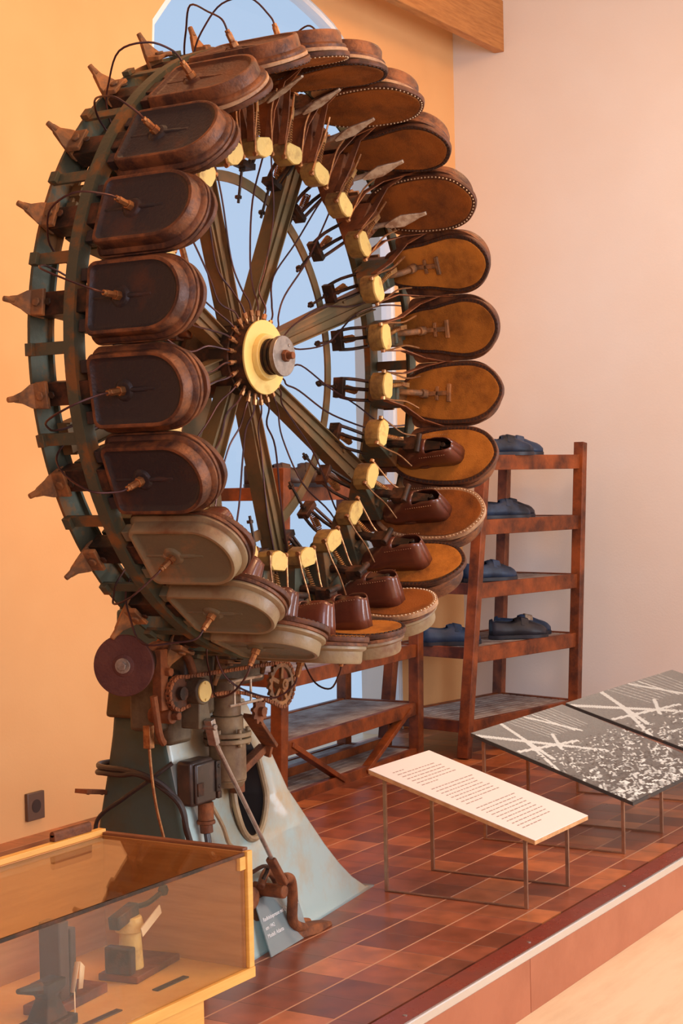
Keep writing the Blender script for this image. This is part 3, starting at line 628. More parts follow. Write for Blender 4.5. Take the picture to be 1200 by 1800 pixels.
col = [(.70, -.04, .40, .19, .36), (.80, -.02, .39, .20, .36), (.95, .02, .37, .20, .36), (1.25, .08, .34, .20, .35), (1.55, .06, .30, .20, .34), (1.70, .04, .27, .19, .33), (1.80, .07, .25, .2, .32)]
b.loft([[(xl, y0, z), (xr, y0, z), (xr, y1, z), (xl, y1, z)] for z, xl, xr, y0, y1 in col]); part(b, 'column', 'spoke', .01)
b = MB(); b.loft([[(-.035, .165, .70), (.36, .165, .70), (.36, .345, .70), (-.015, .345, .70)], [(-.02, .18, .80), (.36, .18, .80), (.36, .348, .80), (-.005, .348, .80)], [(.015, .195, 1.0), (.36, .195, 1.0), (.36, .36, 1.0), (.02, .36, 1.0)]]); part(b, 'column_base', 'teal', .01)
b = MB(); b.cyl((HX, .18, HZ), (HX, .36, HZ), .125, n=36); b.cyl((HX, .15, HZ), (HX, .18, HZ), .10, n=36)
for k in range(6): a = PI / 3 * k + .3; b.cyl((HX + .098 * math.cos(a), .165, HZ + .098 * math.sin(a)), (HX + .098 * math.cos(a), .18, HZ + .098 * math.sin(a)), .014, n=6)
part(b, 'main_bearing', 'rim', .003)
b = MB()   # valve cluster behind the hub on the left
for k, (x, z) in enumerate(((-.02, 1.76), (-.05, 1.70), (-.01, 1.64), (.03, 1.58), (.0, 1.82))):
    b.box((x, .10, z), (.035, .04, .035), ('Y', .2 * k)); b.cyl((x - .03, .09, z - .005), (x + .06, .09, z), .010, n=8); b.cyl((x, .05, z), (x, .08, z), .013, n=6)
part(b, 'valve_block', 'rust', .002)
b = MB(); b.tube([(-.12, .11, 1.30), (-.02, .10, 1.48), (.02, .09, 1.58)], .009, 8); b.tube([(-.22, .1, 1.86), (-.08, .10, 1.78)], .009, 8); b.tube([(.06, .09, 1.88), (.0, .10, 2.06)], .009, 8); part(b, 'air_line', 'brass')
# lower mechanism body
b = MB(); b.box((.0, .10, .80), (.13, .10, .17)); b.box((.21, .13, .87), (.30, .10, .20)); b.box((-.115, .12, .77), (.11, .10, .16)); b.box((-.08, .10, .70), (.10, .08, .10)); part(b, 'gearbox', 'oily', .012)
b = MB()
for x, z in ((-.13, .92), (-.20, .86), (-.06, .93), (.05, .92), (-.17, .74)): b.cyl((x, .02, z), (x, .09, z), .022, n=12); b.cyl((x, .0, z), (x, .02, z), .012, n=6)
b.tube([(-.30, .05, .88), (-.22, .04, .93), (-.10, .03, .90), (-.05, .03, .80)], .012, 8, 4); b.box((-.21, .03, .84), (.03, .03, .16)); b.box((-.15, .02, .78), (.05, .03, .05))
part(b, 'linkage', 'rust', .002)
b = MB(); b.tube([(-.24, .03, .80), (-.22, .03, .70), (-.19, .04, .67)], .010, 8, 3); part(b, 'link_hook', 'rust')
for x, z in ((.27, .95), (.33, .88)): b = MB(); b.cyl((x, .02, z), (x, .09, z), .022, n=12); b.cyl((x, .0, z), (x, .02, z), .012, n=6); part(b, 'guide_bolt', 'rust', .002)
b = MB(); ax = Vector((-.93, -.36, .0)).normalized(); c0 = Vector((-.36, .03, .893)); b.cyl(c0 - ax * .010, c0 + ax * .004, .079, n=56); b.cyl(c0 + ax * .004, c0 + ax * .006, .030, .026, n=28)
dk = part(b, 'belt_disc', 'disc', .0015)
b = MB(); b.cyl(c0 + ax * .006, c0 + ax * .012, .020, n=20); b.cyl(c0 + ax * .012, c0 + ax * .022, .012, n=6); b.build('disc_nut', 'steel', dk, .001)
b = MB(); b.cyl(c0 - ax * .01, c0 - ax * .17, .022, n=14); b.cyl(c0 - ax * .03, c0 - ax * .05, .045, n=20); b.cyl(c0 - ax * .09, c0 - ax * .13, .050, n=20); part(b, 'disc_shaft', 'dark', .002)
# sprockets and chain, plane y = 0
def sprocket(c, r, teeth, spokes, w_=.010):
    b = MB(); x, y, z = c
    pr = []
    for k in range(teeth * 4): a = 2 * PI * k / (teeth * 4); rr = r + (.006 if k % 4 in (0, 1) else -.002); pr.append((x + rr * math.cos(a), z + rr * math.sin(a)))
    ri = r * .80 if spokes else 0
    if spokes:
        inn = [(x + ri * math.cos(2 * PI * k / (teeth * 4)), z + ri * math.sin(2 * PI * k / (teeth * 4))) for k in range(teeth * 4)]
        b.loft([[(p[0], y, p[1]) for p in inn], [(p[0], y, p[1]) for p in pr], [(p[0], y + w_, p[1]) for p in pr], [(p[0], y + w_, p[1]) for p in inn], [(p[0], y, p[1]) for p in inn]], False, False)
        for k in range(spokes): a = 2 * PI * k / spokes + .2; b.bar((x, y + w_ / 2, z), (x + ri * 1.03 * math.cos(a), y + w_ / 2, z + ri * 1.03 * math.sin(a)), .011, w_ * .9, up=(0, 1, 0))
        b.cyl((x, y - .012, z), (x, y + w_ + .01, z), .016, n=16); b.cyl((x, y - .016, z), (x, y - .012, z), .008, n=6)
    else:
        b.prism([(p[0], y, p[1]) for p in pr], (0, w_, 0)); b.cyl((x, y - .014, z), (x, y + w_, z), r * .45, n=14)
    return b
part(sprocket((.325, 0, .768), .062, 20, 5), 'large_sprocket', 'lug'); part(sprocket((-.165, 0, .800), .040, 12, 0), 'small_sprocket', 'dark'); part(sprocket((.188, -.015, .707), .030, 9, 0), 'idler_sprocket', 'rust')
b = MB(); loop = []
A = Vector((-.165, .005, .800)); B = Vector((.325, .005, .768)); ra, rb = .044, .067
for k in range(9): a = PI / 2 + PI * k / 8; loop.append(A + Vector((ra * math.cos(a), 0, ra * math.sin(a))))
for k in range(1, 16): t = k / 16; p = (A + Vector((0, 0, -ra))).lerp(B + Vector((0, 0, -rb)), t); p.z += .045 * math.sin(PI * t) ** 1; loop.append(p)
for k in range(13): a = -PI / 2 + PI * k / 12; loop.append(B + Vector((rb * math.cos(a), 0, rb * math.sin(a))))
for k in range(1, 16): t = k / 16; p = (B + Vector((0, 0, rb))).lerp(A + Vector((0, 0, ra)), t); p.z -= .004; loop.append(p)
L = len(loop); lens = [0]
for i in range(L): lens.append(lens[-1] + (loop[(i + 1) % L] - loop[i]).length)
NL = int(lens[-1] / .0125) // 2 * 2; prev = None
def at(d):
    d %= lens[-1]
    for i in range(L):
        if d <= lens[i + 1]: return loop[i].lerp(loop[(i + 1) % L], (d - lens[i]) / (lens[i + 1] - lens[i]))
for k in range(NL):
    p = at(lens[-1] * k / NL); q = at(lens[-1] * (k + 1) / NL); oy = .0055 if k % 2 else .0035
    for g in (-1, 1): b.bar(p + Vector((0, g * oy, 0)), q + Vector((0, g * oy, 0)), .002, .010, up=(0, 0, 1)) if abs((q - p).normalized().z) < .95 else b.bar(p + Vector((0, g * oy, 0)), q + Vector((0, g * oy, 0)), .002, .010, up=(1, 0, 0))
    b.cyl(p + Vector((0, -.008, 0)), p + Vector((0, .008, 0)), .0048, n=7)
part(b, 'drive_chain', 'rust')
# bracket with pale oval plate, left of the chain
b = MB(); b.cyl((-.105, -.035, .800), (-.105, .07, .800), .036, n=24); b.hexa([(-.125, -.030, .70), (-.065, -.030, .70), (-.065, .03, .70), (-.125, .03, .70)], [(-.12, -.030, .79), (-.085, -.030, .79), (-.085, .03, .79), (-.12, .03, .79)]); part(b, 'bearing_stand', 'oily', .004)
b = MB(); b.cyl((-.105, -.039, .800), (-.105, -.035, .800), .028, n=28); b.cyl((-.105, -.042, .822), (-.105, -.039, .822), .003, n=8); b.cyl((-.105, -.042, .778), (-.105, -.039, .778), .003, n=8); part(b, 'oval_plate', 'cream')
# wire frame over the chain
b = MB()
for z in (.808, .742): b.cyl((.03, -.02, z), (.19, -.02, z), .0045, n=8)
for x in (.055, .135): b.cyl((x, -.02, .742), (x, -.02, .808), .0035, n=8)
part(b, 'steel_rod_frame', 'hammer')
# vertical air cylinder in front of the foot
b = MB(); cx_, cy_ = .13, .06
for z0_, z1_, r_ in ((.52, .625, .052), (.632, .70, .046), (.70, .80, .040)): b.cyl((cx_, cy_, z0_), (cx_, cy_, z1_), r_, n=32)
b.cyl((cx_, cy_, .500), (cx_, cy_, .52), .040, .052, n=32)
cyl_ = part(b, 'air_cylinder', 'castdark', .003)
b = MB(); b.cyl((cx_, cy_, .625), (cx_, cy_, .638), .068, n=32); b.cyl((cx_, cy_, .642), (cx_, cy_, .655), .068, n=32)
for k in range(6): a = PI / 3 * k + .2; b.cyl((cx_ + .058 * math.cos(a), cy_ + .058 * math.sin(a), .615), (cx_ + .058 * math.cos(a), cy_ + .058 * math.sin(a), .666), .007, n=6)
part(b, 'cylinder_flange', 'castdark', .002)
# lever strap at the right
b = MB(); b.bar((.205, .03, .69), (.345, .06, .585), .012, .050, up=(0, 1, 0)); b.bar((.345, .06, .59), (.345, .07, .55), .012, .02, up=(0, 1, 0)); b.box((.27, .085, .545), (.17, .03, .022), ('Y', -.38)); part(b, 'lever_strap', 'rust', .002)
b = MB(); b.cyl((.19, .05, .519), (.19, .07, .519), .012, n=8); b.box((.195, .075, .50), (.035, .03, .06)); part(b, 'pivot_block', 'rust', .002)
# switch box with conduit
b = MB(); b.box((-.005, .075, .535), (.105, .055, .125)); sw = part(b, 'switch_box', 'switch', .010)
b = MB(); b.box((-.005, .043, .535), (.092, .012, .112)); part(b, 'switch_lid', 'switch', .006)
b = MB(); b.box((.045, .048, .545), (.022, .035, .085)); b.cyl((.045, .028, .573), (.045, .034, .573), .006, n=8); b.cyl((.045, .028, .517), (.045, .034, .517), .006, n=8); b.box((.062, .05, .49), (.018, .02, .02)); part(b, 'switch_handle', 'dark', .003)
b = MB(); b.box((-.035, .035, .52), (.026, .003, .035)); part(b, 'type_plate', 'dark')
b = MB(); b.cyl((.02, .06, .475), (.02, .06, .425), .022, n=14); b.cyl((.02, .06, .425), (.02, .06, .415), .026, n=14); b.cyl((.02, .06, .415), (.02, .058, .39), .018, n=14); part(b, 'conduit_gland', 'rust', .002)
b = MB(); b.tube([(.02, .058, .395), (.01, .045, .355), (-.03, .03, .335), (-.075, .025, .35), (-.115, .025, .42), (-.13, .03, .49), (-.150, .07, .545), (-.165, .12, .572), (-.150, .20, .580), (-.125, .28, .575), (-.085, .345, .57), (-.02, .39, .565), (.06, .39, .56)], .0085, 9, 6)
b.tube([(.015, .058, .395), (.0, .04, .345), (-.04, .02, .322), (-.09, .018, .35), (-.125, .018, .43), (-.14, .03, .50), (-.155, .09, .55), (-.165, .15, .575), (-.148, .22, .565), (-.12, .30, .56), (-.07, .365, .55), (.0, .40, .545), (.08, .40, .54)], .0075, 9, 6); part(b, 'power_cable', 'cable')
b = MB(); b.tube([(-.10, .08, .60), (-.135, .14, .55), (-.135, .22, .50), (-.13, .32, .43), (-.125, .32, .34), (-.14, .28, .22), (-.14, .2, .02)], .006, 8, 6); part(b, 'earth_cable', 'cable')
b = MB(); b.tube([(.03, .05, .47), (.065, .035, .40), (.10, .04, .345), (.17, .05, .31)], .006, 8, 4); part(b, 'thin_conduit', 'castpaint')
# push rods
b = MB(); b.cyl((-.085, -.045, .675), (.215, -.03, .275), .0065, n=10); part(b, 'push_rod', 'steel')
b = MB(); b.bar((-.10, -.045, .725), (-.078, -.045, .655), .020, .026, up=(0, 1, 0)); b.cyl((-.098, -.065, .705), (-.098, -.02, .705), .009, n=10); part(b, 'rod_clevis', 'steel', .002)
b = MB(); b.tube([(-.225, .06, .665), (-.222, .055, .58), (-.212, .05, .50), (-.185, .045, .40), (-.16, .03, .25)], .0042, 8, 4); b.box((-.226, .06, .69), (.020, .022, .06)); part(b, 'pull_rod', 'brass', .001)
b = MB(); b.bar((-.02, .37, .485), (-.137, .37, .507), .012, .045, up=(0, 1, 0)); b.cyl((-.12, .362, .503), (-.12, .355, .503), .008, n=8); b.cyl((-.06, .362, .492), (-.06, .355, .492), .008, n=8); part(b, 'side_strap', 'rust', .001)
# pedal
b = MB(); b.bar((.20, -.03, .29), (.265, -.03, .205), .016, .030, up=(0, 1, 0)); b.tube([(.265, -.03, .22), (.33, -.01, .20), (.37, .01, .14), (.385, .02, .06), (.46, .03, .022)], .017, 8, 5)
b.tube([(.22, .02, .20), (.30, .05, .225), (.38, .07, .17), (.42, .08, .06), (.55, .07, .015)], .013, 8, 5)
b.box((.26, .075, .13), (.10, .05, .08)); b.cyl((.20, .03, .17), (.20, .10, .17), .032, n=16); b.cyl((.27, -.03, .18), (.27, .08, .18), .020, n=12); b.box((.20, .09, .06), (.10, .05, .12))
part(b, 'pedal_lever', 'rust', .004)
b = MB(); b.loft([[(.40, .02, .0), (.40, .07, .0), (.40, .07, .03), (.40, .02, .03)], [(.50, .00, .0), (.50, .075, .0), (.50, .07, .028), (.50, .01, .028)], [(.60, .015, .0), (.60, .065, .0), (.60, .06, .012), (.60, .02, .012)]]); part(b, 'pedal_plate', 'rust', .004)
b = MB(); b.tube([(.42, .125, .205), (.45, .115, .21), (.455, .115, .20), (.425, .125, .195)], .004, 6, 3); b.tube([(.10, -.03, .27), (.13, -.05, .285), (.17, -.04, .27), (.16, -.03, .24)], .006, 6, 3); part(b, 'cable_clip', 'dark')

# acrylic sign leaning against the pedal
sg = empty('acrylic_sign', (.335, .010, .0)); tag(sg, 'small clear acrylic sign with white lettering leaning against the pedal', 'sign')
bl, br_ = Vector((.2245, -.01, .0015)), Vector((.468, .018, .0015))
ux_ = (br_ - bl).normalized(); tr_ = Vector((.387, .055, .145)); uy_ = (tr_ - br_); uy_ = (uy_ - ux_ * uy_.dot(ux_)).normalized(); un_ = ux_.cross(uy_)
mw = Matrix((ux_, uy_, un_)).transposed().to_4x4(); mw.translation = bl - Vector((.335, .010, 0)); Wd, Hd = (br_ - bl).length, (tr_ - br_).length * .98
b = MB(); b.box((Wd / 2, Hd / 2, -.002), (Wd, Hd, .004)); o = b.build('plate', 'acrylic', sg, .0006); o.matrix_local = mw
for k, (tx, yy, sz) in enumerate((('Radklebepresse mit 24 Preßstellen', .60, .0162), ('um 1942', .45, .0162), ('Modell: Atlanta', .31, .0162))):
    text_mesh('lettering', tx, sz, 'white_text', sg, mw @ Matrix.Translation((.012, Hd * yy, .0006)))

# ------------------------------------------------------------------ information stands
def stand(name, label, x0_, x1_, y0_, y1_, zh, zl, frames, edge_mat, top_mat, th_=.013):
    # y1_ = far (high) edge, y0_ = near (low) edge
    r = empty(name, ((x0_ + x1_) / 2, (y0_ + y1_) / 2, 0)); O = Vector(r.location); tag(r, label, 'display stand', 'slanted display stands on the platform')
    sl = (zh - zl) / (y1_ - y0_); zt = lambda y: zl + (y - y0_) * sl
    q = [(x0_, y0_), (x1_, y0_), (x1_, y1_), (x0_, y1_)]
    b = MB(); b.hexa([Vector((x, y, zt(y) - th_)) - O for x, y in q], [Vector((x, y, zt(y))) - O for x, y in q]); b.build('panel_board', edge_mat, r, .001)
    for fx in frames:
        ya, yb = y0_ + .055, y1_ - .033; b = MB()
        for y in (ya, yb): b.hexa([Vector((fx + i * .0045, y + j * .006, 0.0005)) - O for i, j in ((-1, -1), (1, -1), (1, 1), (-1, 1))], [Vector((fx + i * .0045, y + j * .006, zt(y + j * .006) - th_)) - O for i, j in ((-1, -1), (1, -1), (1, 1), (-1, 1))])
        b.box(Vector((fx, (ya + yb) / 2, .0035)) - O, (.009, yb - ya - .012, .005)); b.box(Vector((fx, (ya + yb) / 2, zt((ya + yb) / 2) - th_ - .004)) - O, (.009, yb - ya - .012, .005), ('X', math.atan(sl)))
        b.build('leg_frame', 'legmetal', r, .0008)
    return r, zt, O, sl
r, zt, O, sl = stand('text_panel_stand', 'low slanted white panel printed with lines of text, nearest stand on thin bronze legs', .985, 1.405, -.485, .105, .405, .228, (1.032, 1.355), 'panel_edge', 'panel_white')
q = [(.985, -.485), (1.405, -.485), (1.405, .105), (.985, .105)]
b = MB(); b.hexa([Vector((x, y, zt(y) + .0002)) - O for x, y in q], [Vector((x, y, zt(y) + .0022)) - O for x, y in q]); b.build('printed_face', 'panel_white', r, .0005)
b = MB(); rg = random.Random(4); k = 0; y = .055
paras = [6, 1, 9, 1, 8, 1, 6]
nl = 27; ys = [.045 - i * .0178 for i in range(nl)]
for i, y in enumerate(ys):
    if i in (7, 16): b.build('printed_text', 'ink', r); b = MB(); continue
    x = 1.045; xe = 1.045 + .27 * (1 if i not in (6, 15, 26) else .45) * rg.uniform(.93, 1.)
    if i == 0: xe = 1.11
    while x < xe:
        wl = rg.uniform(.010, .030); h_ = .0040
        b.hexa([Vector((xx, yy, zt(yy) + .0023)) - O for xx, yy in ((x, y), (x + wl, y), (x + wl, y + h_), (x, y + h_))], [Vector((xx, yy, zt(yy) + .0026)) - O for xx, yy in ((x, y), (x + wl, y), (x + wl, y + h_), (x, y + h_))]); x += wl + .006
b.build('printed_text', 'ink', r)
# photograph panels: black and white print painted procedurally on a fine grid
def photo_panel(parent, O, zt, x0_, x1_, y0_, y1_, seed, nx=150, ny=110):
    rg = random.Random(seed); W = [[.30 for _ in range(nx)] for _ in range(ny)]
    for j in range(ny):
        for i in range(nx): v = j / ny; W[j][i] = .045 + .17 * v + rg.uniform(-.03, .03)
    def line(ax_, ay, bx, by, wd, val):
        for j in range(ny):
            for i in range(nx):
                px, py = i / nx, j / ny; dx, dy = bx - ax_, by - ay; t = max(0, min(1, ((px - ax_) * dx + (py - ay) * dy) / (dx * dx + dy * dy)))
                if math.hypot(px - ax_ - dx * t, (py - ay - dy * t) * .8) < wd: W[j][i] = val + rg.uniform(-.04, .04)
    # roof planks, beams
    for k in range(12): line(.36 + .045 * k, 1.0, .40 + .04 * k, .74, .0035, .50)
    for a in ((.0, .95, .55, .45, .016), (.12, .55, .30, 1.0, .014), (.02, .70, .52, .62, .010), (.55, .98, .70, .70, .013), (.63, .98, .66, .72, .008), (.0, .45, .22, .80, .012), (.3, .60, .46, .75, .010)): line(*a, .68)
    # people and benches: pale strokes and dark gaps
    for k in range(760):
        u = rg.random(); v = rg.random() ** 1.1 * .62; persp = .35 + (.62 - v); L_ = .048 * persp; a = rg.uniform(-.5, .9); w_ = .006 * persp * rg.uniform(.6, 1.5); val = rg.choice((.03, .04, .06, .50, .62, .32, .75))
        i0, i1 = int((u - L_) * nx), int((u + L_) * nx) + 1; j0, j1 = int((v - L_) * ny), int((v + L_) * ny) + 1
        for j in range(max(0, j0), min(ny, j1)):
            for i in range(max(0, i0), min(nx, i1)):
                px, py = i / nx - u, j / ny - v; q_ = px * math.cos(a) + py * math.sin(a); r_ = -px * math.sin(a) + py * math.cos(a)
                if abs(q_) < L_ * .7 and abs(r_) < w_ * 1.3: W[j][i] = val + rg.uniform(-.04, .04)
    b = MB(); vs = []; fs = []
    for j in range(ny + 1):
        for i in range(nx + 1): x = x0_ + (x1_ - x0_) * i / nx; y = y0_ + (y1_ - y0_) * j / ny; vs.append(Vector((x, y, zt(y) + .0012)) - O)
    for j in range(ny):
        for i in range(nx): fs.append((j * (nx + 1) + i, j * (nx + 1) + i + 1, (j + 1) * (nx + 1) + i + 1, (j + 1) * (nx + 1) + i))
    b.add(vs, fs); o = b.build('photo_print', 'print', parent)
    ca = o.data.color_attributes.new('print', 'FLOAT_COLOR', 'CORNER'); data = []
    for p in o.data.polygons:
        k = p.index; g = W[k // nx][k % nx]; g = max(.02, min(.9, g)); data += [g * .90, g * 1.0, g * .98, 1.] * p.loop_total
    ca.data.foreach_set('color', data)
    return o
mp_ = bpy.data.materials.new('black and white print'); mp_.use_nodes = True; an = mp_.node_tree.nodes.new('ShaderNodeVertexColor'); an.layer_name = 'print'
mp_.node_tree.links.new(an.outputs[0], mp_.node_tree.nodes['Principled BSDF'].inputs['Base Color']); mp_.node_tree.nodes['Principled BSDF'].inputs['Roughness'].default_value = .3; M['print'] = mp_
r, zt, O, sl = stand('photo_panel_stand', 'middle slanted stand with a black and white workshop photograph, behind the text panel', 1.835, 2.68, -.475, .160, .402, .196, (1.876, 2.262), 'panel_dark', 'print')
photo_panel(r, O, zt, 1.836, 2.679, -.474, .159, 11)
r, zt, O, sl = stand('photo_panel_stand', 'farthest slanted stand with a black and white photograph, cut off at the right', 2.84, 4.15, -.475, .215, .385, .175, (2.88, 3.45), 'panel_dark', 'print')
photo_panel(r, O, zt, 2.841, 4.149, -.474, .214, 23, 190, 110)

# ------------------------------------------------------------------ racks
def lerp2(a, b_, t): return Vector(a) * (1 - t) + Vector(b_) * t
def rack(name, label, FL, FR, BR, BL, top, FLt, FRt, BRt, BLt, shelves, brace=False, rail=.075):
    C_ = (Vector(FL) + Vector(FR) + Vector(BR) + Vector(BL)) / 4; r = empty(name, (C_.x, C_.y, 0)); tag(r, label, 'shoe rack', 'wooden shoe racks'); O = Vector((C_.x, C_.y, 0))
    corners = [(FL, FLt), (FR, FRt), (BR, BRt), (BL, BLt)]
    pt = lambda k, z: Vector((*lerp2(corners[k][0], corners[k][1], z / top), z)) - O
    for k in range(4): b = MB(); b.bar(pt(k, 0), pt(k, top), .055, .055, up=(0, 1, 0)); b.build('post', 'wood_dark', r, .003)
    for z in shelves:
        for k in range(4):
            b = MB(); hgt = rail if k == 0 else .055; a = pt(k, z - hgt / 2); c = pt((k + 1) % 4, z - hgt / 2); b.bar(a, c, .028, hgt, up=(0, 0, 1)); b.build('rail', 'wood_dark', r, .002)
        b = MB(); ns = 11
        for i in range(ns):
            f = (i + .5) / ns; a = pt(0, z - .012).lerp(pt(3, z - .012), f); c = pt(1, z - .012).lerp(pt(2, z - .012), f); b.bar(a, c, .036, .012, up=(0, 0, 1))
        b.build('shelf_slats', 'slat', r, .001)
    if brace:
        for (k, z0_, f0, z1_, f1) in ((0, .25, .06, .02, .42), (0, .24, .93, .02, .58)):
            b = MB(); a = pt(0, z0_).lerp(pt(1, z0_), f0); c = pt(0, z1_).lerp(pt(1, z1_), f1); b.bar(a, c, .022, .045, up=(0, 1, 0)); b.build('brace', 'wood_dark', r, .002)
        b = MB(); a = pt(0, .06).lerp(pt(3, .06), .5); c = pt(1, .06).lerp(pt(2, .06), .5); b.bar(a, c, .04, .04); b.build('stretcher', 'wood_dark', r, .002)
    return r
rack('shoe_rack', 'tall dark red wooden shoe rack on the right with five slatted shelves', (3.44, 1.01), (4.40, .85), (4.52, 1.35), (3.56, 1.52), 1.53, (3.75, 1.02), (4.56, .85), (4.68, 1.35), (3.84, 1.50), (.175, .525, .835, 1.145, 1.465))
rack('shoe_rack', 'dark red wooden shoe rack behind the wheel with crossed braces near the floor', (2.05, 1.165), (3.40, 1.25), (3.40, 1.66), (2.10, 1.62), 1.41, (2.13, 1.165), (3.45, 1.25), (3.45, 1.66), (2.17, 1.62), (.045, .268, .55, 1.33), True, .062)

# shoes on the racks
def rack_shoe(name, label, loc, rz, mat, sc=1., kind='shoe'):
    r = empty(name, loc, rz); tag(r, label, 'shoe', 'old work shoes on the racks'); r.scale = (sc,) * 3
    NS, NT = 20, 15; V = []; L = .27
    wv = [(0, .012), (.05, .028), (.2, .036), (.45, .036), (.72, .048), (.9, .038), (1, .010)]; hv = [(0, .070), (.1, .078), (.35, .068), (.5, .080), (.62, .070), (.8, .050), (.93, .038), (1, .018)]
    def ev(p, u):
        for i in range(len(p) - 1):
            if u <= p[i + 1][0]: f = (u - p[i][0]) / (p[i + 1][0] - p[i][0]); return p[i][1] * (1 - f) + p[i + 1][1] * f
        return p[-1][1]
    for i in range(NS):
        u = i / (NS - 1)
        for j in range(NT): a = PI * j / (NT - 1); z = max(0, math.sin(a)) ** .7; V.append((-L / 2 + L * u, ev(wv, u) * math.cos(a) * (1 - .15 * z), .018 + ev(hv, u) * z))
    F = [(i * NT + j, i * NT + j + 1, (i + 1) * NT + j + 1, (i + 1) * NT + j) for i in range(NS - 1) for j in range(NT - 1) if not (.03 < (i + .5) / (NS - 1) < .42 and 4 <= j <= NT - 6)]
    b = MB(); b.add(V, F); b.add([V[j] for j in range(NT)], [tuple(range(NT))] if False else [(j, j + 1, NT - 2 - j, NT - 1 - j) for j in range(4)]); solidify(b.build('upper', mat, r), .003)
    o2 = [(-L / 2 + L * (k / 12), ev(wv, k / 12) * 1.1) for k in range(13)]; o2 = o2 + [(x, -y) for x, y in o2[::-1]]
    b = MB(); b.loft([[(x * 1.03, y, 0.001) for x, y in o2], [(x * 1.03, y, .018) for x, y in o2]]); b.build('outsole', 'shoe_black', r, .001)
    b = MB(); b.hexa([(.005, -.036, .062), (.045, -.038, .056), (.045, .038, .056), (.005, .036, .062)], [(.008, -.016, .101), (.045, -.018, .092), (.045, .018, .092), (.008, .016, .101)]); b.build('strap', mat if kind == 'shoe' else 'hammer', r, .004)
    return r
zt_ = lambda z: z - .004
RS = 'resting on the slats'
rack_shoe('work_shoe', 'dark grey-blue shoe on the top shelf of the right rack, behind the wheel edge', (3.98, 1.02, 1.461), -0.85, 'shoe_blue', 1.1)
rack_shoe('work_shoe', 'blackish shoe on the top shelf of the right rack, right one of the pair', (4.18, 1.06, 1.461), -0.95, 'shoe_blue', 1.1)
rack_shoe('work_shoe', 'brown-black shoe on the top shelf of the right rack, leftmost', (3.80, 1.32, 1.461), -0.70, 'shoe_brown', 1.1)
rack_shoe('work_shoe', 'bright blue-grey leather shoe with heel forward on the second shelf', (3.99, 1.04, 1.141), -0.80, 'shoe_blue', 1.05)
rack_shoe('work_shoe', 'darker shoe behind the blue one on the second shelf', (4.17, 1.10, 1.141), -0.85, 'shoe_black', 1.05)
rack_shoe('work_shoe', 'dark blue shoe on the third shelf beside the left post', (3.86, 1.06, .831), -0.65, 'shoe_blue', 1.1)
rack_shoe('work_shoe', 'black shoe with raised back on the third shelf', (3.76, 1.27, .831), -0.85, 'shoe_black', 1.1)
rack_shoe('work_shoe', 'black strap shoe standing in the middle of the fourth shelf, front one', (4.10, 1.02, .521), -0.90, 'shoe_black', 1.12)
rack_shoe('work_shoe', 'blue-black shoe on the fourth shelf behind the strap shoe', (4.28, 1.08, .521), -0.85, 'shoe_blue', 1.12, 'pale')
rack_shoe('work_shoe', 'blue-grey shoe on the fourth shelf left of the tall post', (3.68, 1.19, .521), -0.80, 'shoe_blue', 1.1)
rack_shoe('work_shoe', 'brown-black shoe on the top shelf of the rack behind the wheel, left one', (2.28, 1.28, 1.326), -0.75, 'shoe_brown', 1.1)
rack_shoe('work_shoe', 'brown-black shoe on the top shelf of the rack behind the wheel, right one', (2.35, 1.20, 1.326), -0.95, 'shoe_brown', 1.1)

# ------------------------------------------------------------------ showcase in front of the platform
CX1, CX0, CY0, CY1, CZ0, CZ1 = -1.340, -2.75, -1.02, -.700, .522, .722
cs = empty('glass_showcase', (-2.05, -.84, ZF)); CO = Vector(cs.location); tag(cs, 'low beech wood showcase with glass top and front at the lower left corner', 'showcase')
def cpart(name, lo, hi, mat, bevel=.001): lo = Vector(lo); hi = Vector(hi); return MB().box((lo + hi) / 2 - CO, hi - lo).build(name, mat, cs, bevel)
cpart('bottom_board', (CX0, CY0 - .005, CZ0 - .018), (CX1 + .004, CY1, CZ0), 'case_yellow'); cpart('end_panel', (CX1 - .014, CY0 + .004, CZ0), (CX1, CY1, CZ1), 'case_wood')
cpart('end_edge', (CX1 - .012, CY0 - .004, CZ0), (CX1 + .003, CY0 + .004, CZ1), 'case_yellow'); cpart('end_cap', (CX1 - .014, CY0 + .004, CZ1), (CX1 + .001, CY1, CZ1 + .005), 'case_brown')
cpart('back_panel', (CX0, CY1 - .012, CZ0), (CX1 - .3, CY1, CZ1), 'case_wood'); cpart('back_panel', (CX1 - .299, CY1 - .012, CZ0), (CX1 - .014, CY1, CZ1), 'case_wood')
cpart('top_rail', (CX0, CY1 - .010, CZ1 + .0), (CX1 - .004, CY1 + .006, CZ1 + .010), 'case_yellow')
cpart('top_glass', (CX0, CY0, CZ1 - .006), (CX1 - .014, CY1 - .012, CZ1 - .001), 'glass', 0); cpart('front_glass', (CX0, CY0, CZ0 + .001), (CX1 - .0145, CY0 + .004, CZ1 - .007), 'glass', 0)
cpart('glass_edge', (CX0, CY0 - .0005, CZ1 - .0065), (CX1 - .015, CY0 + .0045, CZ1 - .001), 'dark', .0004)
cpart('glass_clip', (CX1 - .030, CY0 - .001, CZ1 - .030), (CX1 - .012, CY0 + .006, CZ1 - .008), 'case_yellow', .0005)
cpart('plinth', (CX0, CY0 + .004, ZF), (CX1 - .135, CY1 - .03, CZ0 - .018), 'case_yellow')
hb = MB().box((0, 0, .006), (.10, .012, .012)); hb.tube([(-.05, 0, .012), (.05, 0, .012)], .006, 8); ho = hb.build('showcase_lock_bar', 'rust', None, .001); ho.location = (-1.42, -.648, CZ1 + .010); ho.parent = cs; ho.location = Vector((-1.425, -.697, CZ1 + .010)) - CO; ho.name = 'lock_bar'
